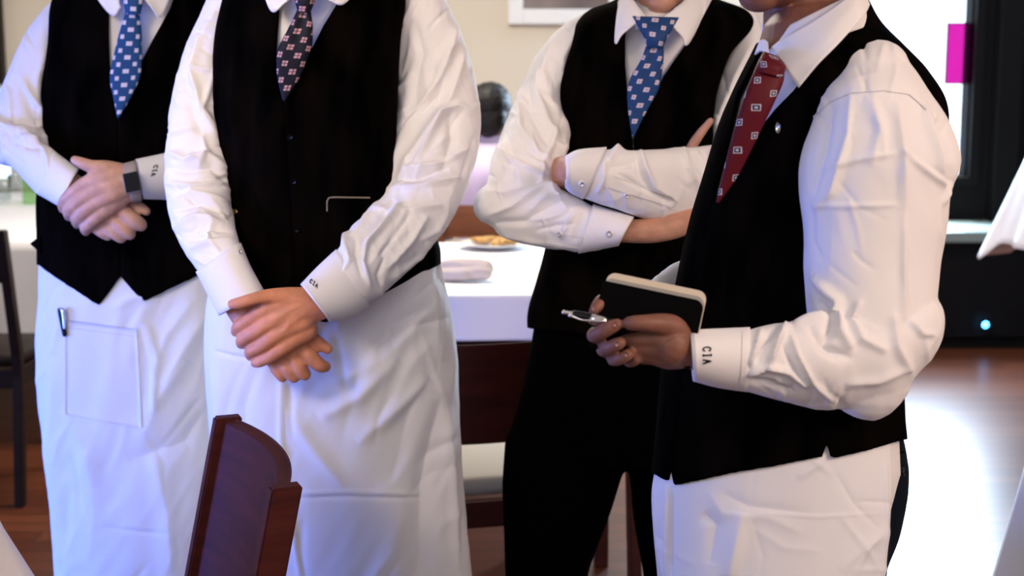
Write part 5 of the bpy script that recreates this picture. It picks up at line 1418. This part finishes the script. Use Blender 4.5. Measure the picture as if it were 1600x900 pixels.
slab('page_block', 0.004, W_ + 0.0015, -0.0105, H_ * 0.98, 0.0028, 0.0175, page_m, nb, 0.010, True)
slab('page', 0.001, W_ + 0.0005, -0.0040, H_ * 0.98, 0.0013, 0.0026, principled('grey_endpaper', (0.36, 0.35, 0.32), 0.9, 0.1), nb, 0.010, True)
slab('back_cover', 0.004, W_ + 0.001, -0.004, H_, 0.0178, 0.0192, leather_m, nb, 0.010, True)
# the pen
pa_, pb_ = P(898, 491, h4 - .004), P(985, 512, h4 - .004)
ORIGIN = (pa_ + pb_) / 2
pen = link_mesh('ballpoint_pen', mesh_from('ballpoint_pen', *world_limb([(*pa_, .0042), (*(pa_ + (pb_ - pa_) * .2), .0052), (*(pa_ + (pb_ - pa_) * .5), .0056), (*pb_, .0052)], 30, 20)), blackgloss_m)
tag(pen, 'black and chrome click pen held beside the notebook', 'pen')
q0 = P(881, 488, h4 - .006)
link_mesh('clicker', mesh_from('clicker', *world_limb([(*q0, .0024), (*(q0 + (pa_ - q0) * .55), .0024), (*pa_, .0034)], 14, 14)), metal_m, pen)
e1, e2, e3 = P(891, 493, h4 - .010), P(910, 500, h4 - .014), P(941, 502, h4 - .011)
link_mesh('clip', mesh_from('clip', *world_limb([(*e1, .0024), (*(e1 * .7 + e2 * .3), .0016), (*e2, .0011), (*(e2 * .4 + e3 * .6), .0014), (*e3, .0020)], 24, 10)), metal_m, pen)
e4 = P(930, 500, h4 - .0075)
link_mesh('ring', mesh_from('ring', *world_limb([(*P(927, 499, h4 - .005), .0061), (*P(942, 502, h4 - .005), .0061)], 6, 20)), metal_m, pen)

# ------------------------------------------------------------------ seated guest behind, back to us
begin(762, 5.60)
Y = 5.60
root = stub()
gx = P(766, 190, Y)[0]
hc = P(768, 186, Y)
parts = [world_limb([(gx + .02, Y, .64, .125), (gx + .02, Y, .75, .13), (gx + .02, Y, .98, .15), (gx + .02, Y, 1.06, .08), (gx + .02, Y, 1.14, .052), (gx + .02, Y + .01, 1.2, .052)], 40, 24)]
hp, hL, hR, hs = head_parts(hc, (0.25, 1, 0.0), 1.0); parts += hp
arms = []
for a in (-1, 1):
    ar = [(gx + .02 + .15 * a, Y, 1.00, .052), (gx + .02 + .20 * a, Y + .03, .86, .050), (gx + .02 + .21 * a, Y + .10, .74, .046), (gx + .02 + .15 * a, Y + .30, .74, .036)]
    arms.append(world_limb([(x, y, z, r * 1.18) for x, y, z, r in ar], 30, 20)); parts.append(world_limb(ar, 30, 20))
    hx_ = gx + .02 + .13 * a
    parts.append(world_limb([(gx + .02 + .15 * a, Y + .30, .74, .030), (hx_, Y + .36, .74, .034), (hx_ - .01 * a, Y + .41, .74, .030)], 14, 14))
    for i in range(4): parts.append(world_limb([(hx_ + (i - 1.5) * .018, Y + .40, .742, .010), (hx_ + (i - 1.5) * .020, Y + .45 + .01 * (1.5 - abs(i - 1.5)), .742, .009), (hx_ + (i - 1.5) * .020, Y + .475 + .01 * (1.5 - abs(i - 1.5)), .735, .008)], 10, 10))
    parts.append(world_limb([(hx_ - .03 * a, Y + .36, .74, .012), (hx_ - .055 * a, Y + .40, .738, .010), (hx_ - .058 * a, Y + .43, .735, .008)], 10, 10))
    parts.append(world_limb([(gx + .02 + .09 * a, Y, .57, .07), (gx + .02 + .10 * a, Y + .38, .53, .06), (gx + .02 + .10 * a, Y + .42, .40, .05), (gx + .02 + .10 * a, Y + .40, .10, .036)], 40, 18))
tl = []
for a in (-1, 1):
    tl.append(world_limb([(gx + .02 + .09 * a, Y, .575, .088), (gx + .02 + .10 * a, Y + .38, .545, .074), (gx + .02 + .10 * a, Y + .43, .40, .064), (gx + .02 + .10 * a, Y + .40, .06, .052)], 40, 20))
    sp = [ellipsoid((gx + .02 + .10 * a, Y + .48, .035), (.042, .11, .036)), ellipsoid((gx + .02 + .10 * a, Y + .40, .045), (.04, .06, .047))]
    link_mesh('shoe', remeshed('shoe', sp, .006, 3), shoe_m, root)
me = remeshed('person', parts, 0.004, 3)
g = link_mesh('person', me, skin3); tag(g, 'seated guest with short black hair and lavender shirt, seen from behind', 'person')
g['label'] = 'seated person with short black hair and pale lavender shirt behind the crossed-arms waiter'
adopt(root, g)
head_extras(hL, hR, hs, g, hair_m)
tor = world_limb([(gx + .02, Y, .635, .145), (gx + .02, Y, .75, .145), (gx + .02, Y, .97, .165), (gx + .02, Y, 1.06, .10), (gx + .02, Y, 1.085, .066)], 40, 28)
me = remeshed('shirt', [tor] + arms, 0.006, 6); wrinkle(me, noise=[((0, 0, 1), .05, .2, 4.0, 1.0)])
link_mesh('shirt', me, lavender_m, g)
link_mesh('trousers', remeshed('trousers', tl, 0.007, 4), pants_m, g)
ORIGIN = np.zeros(3)
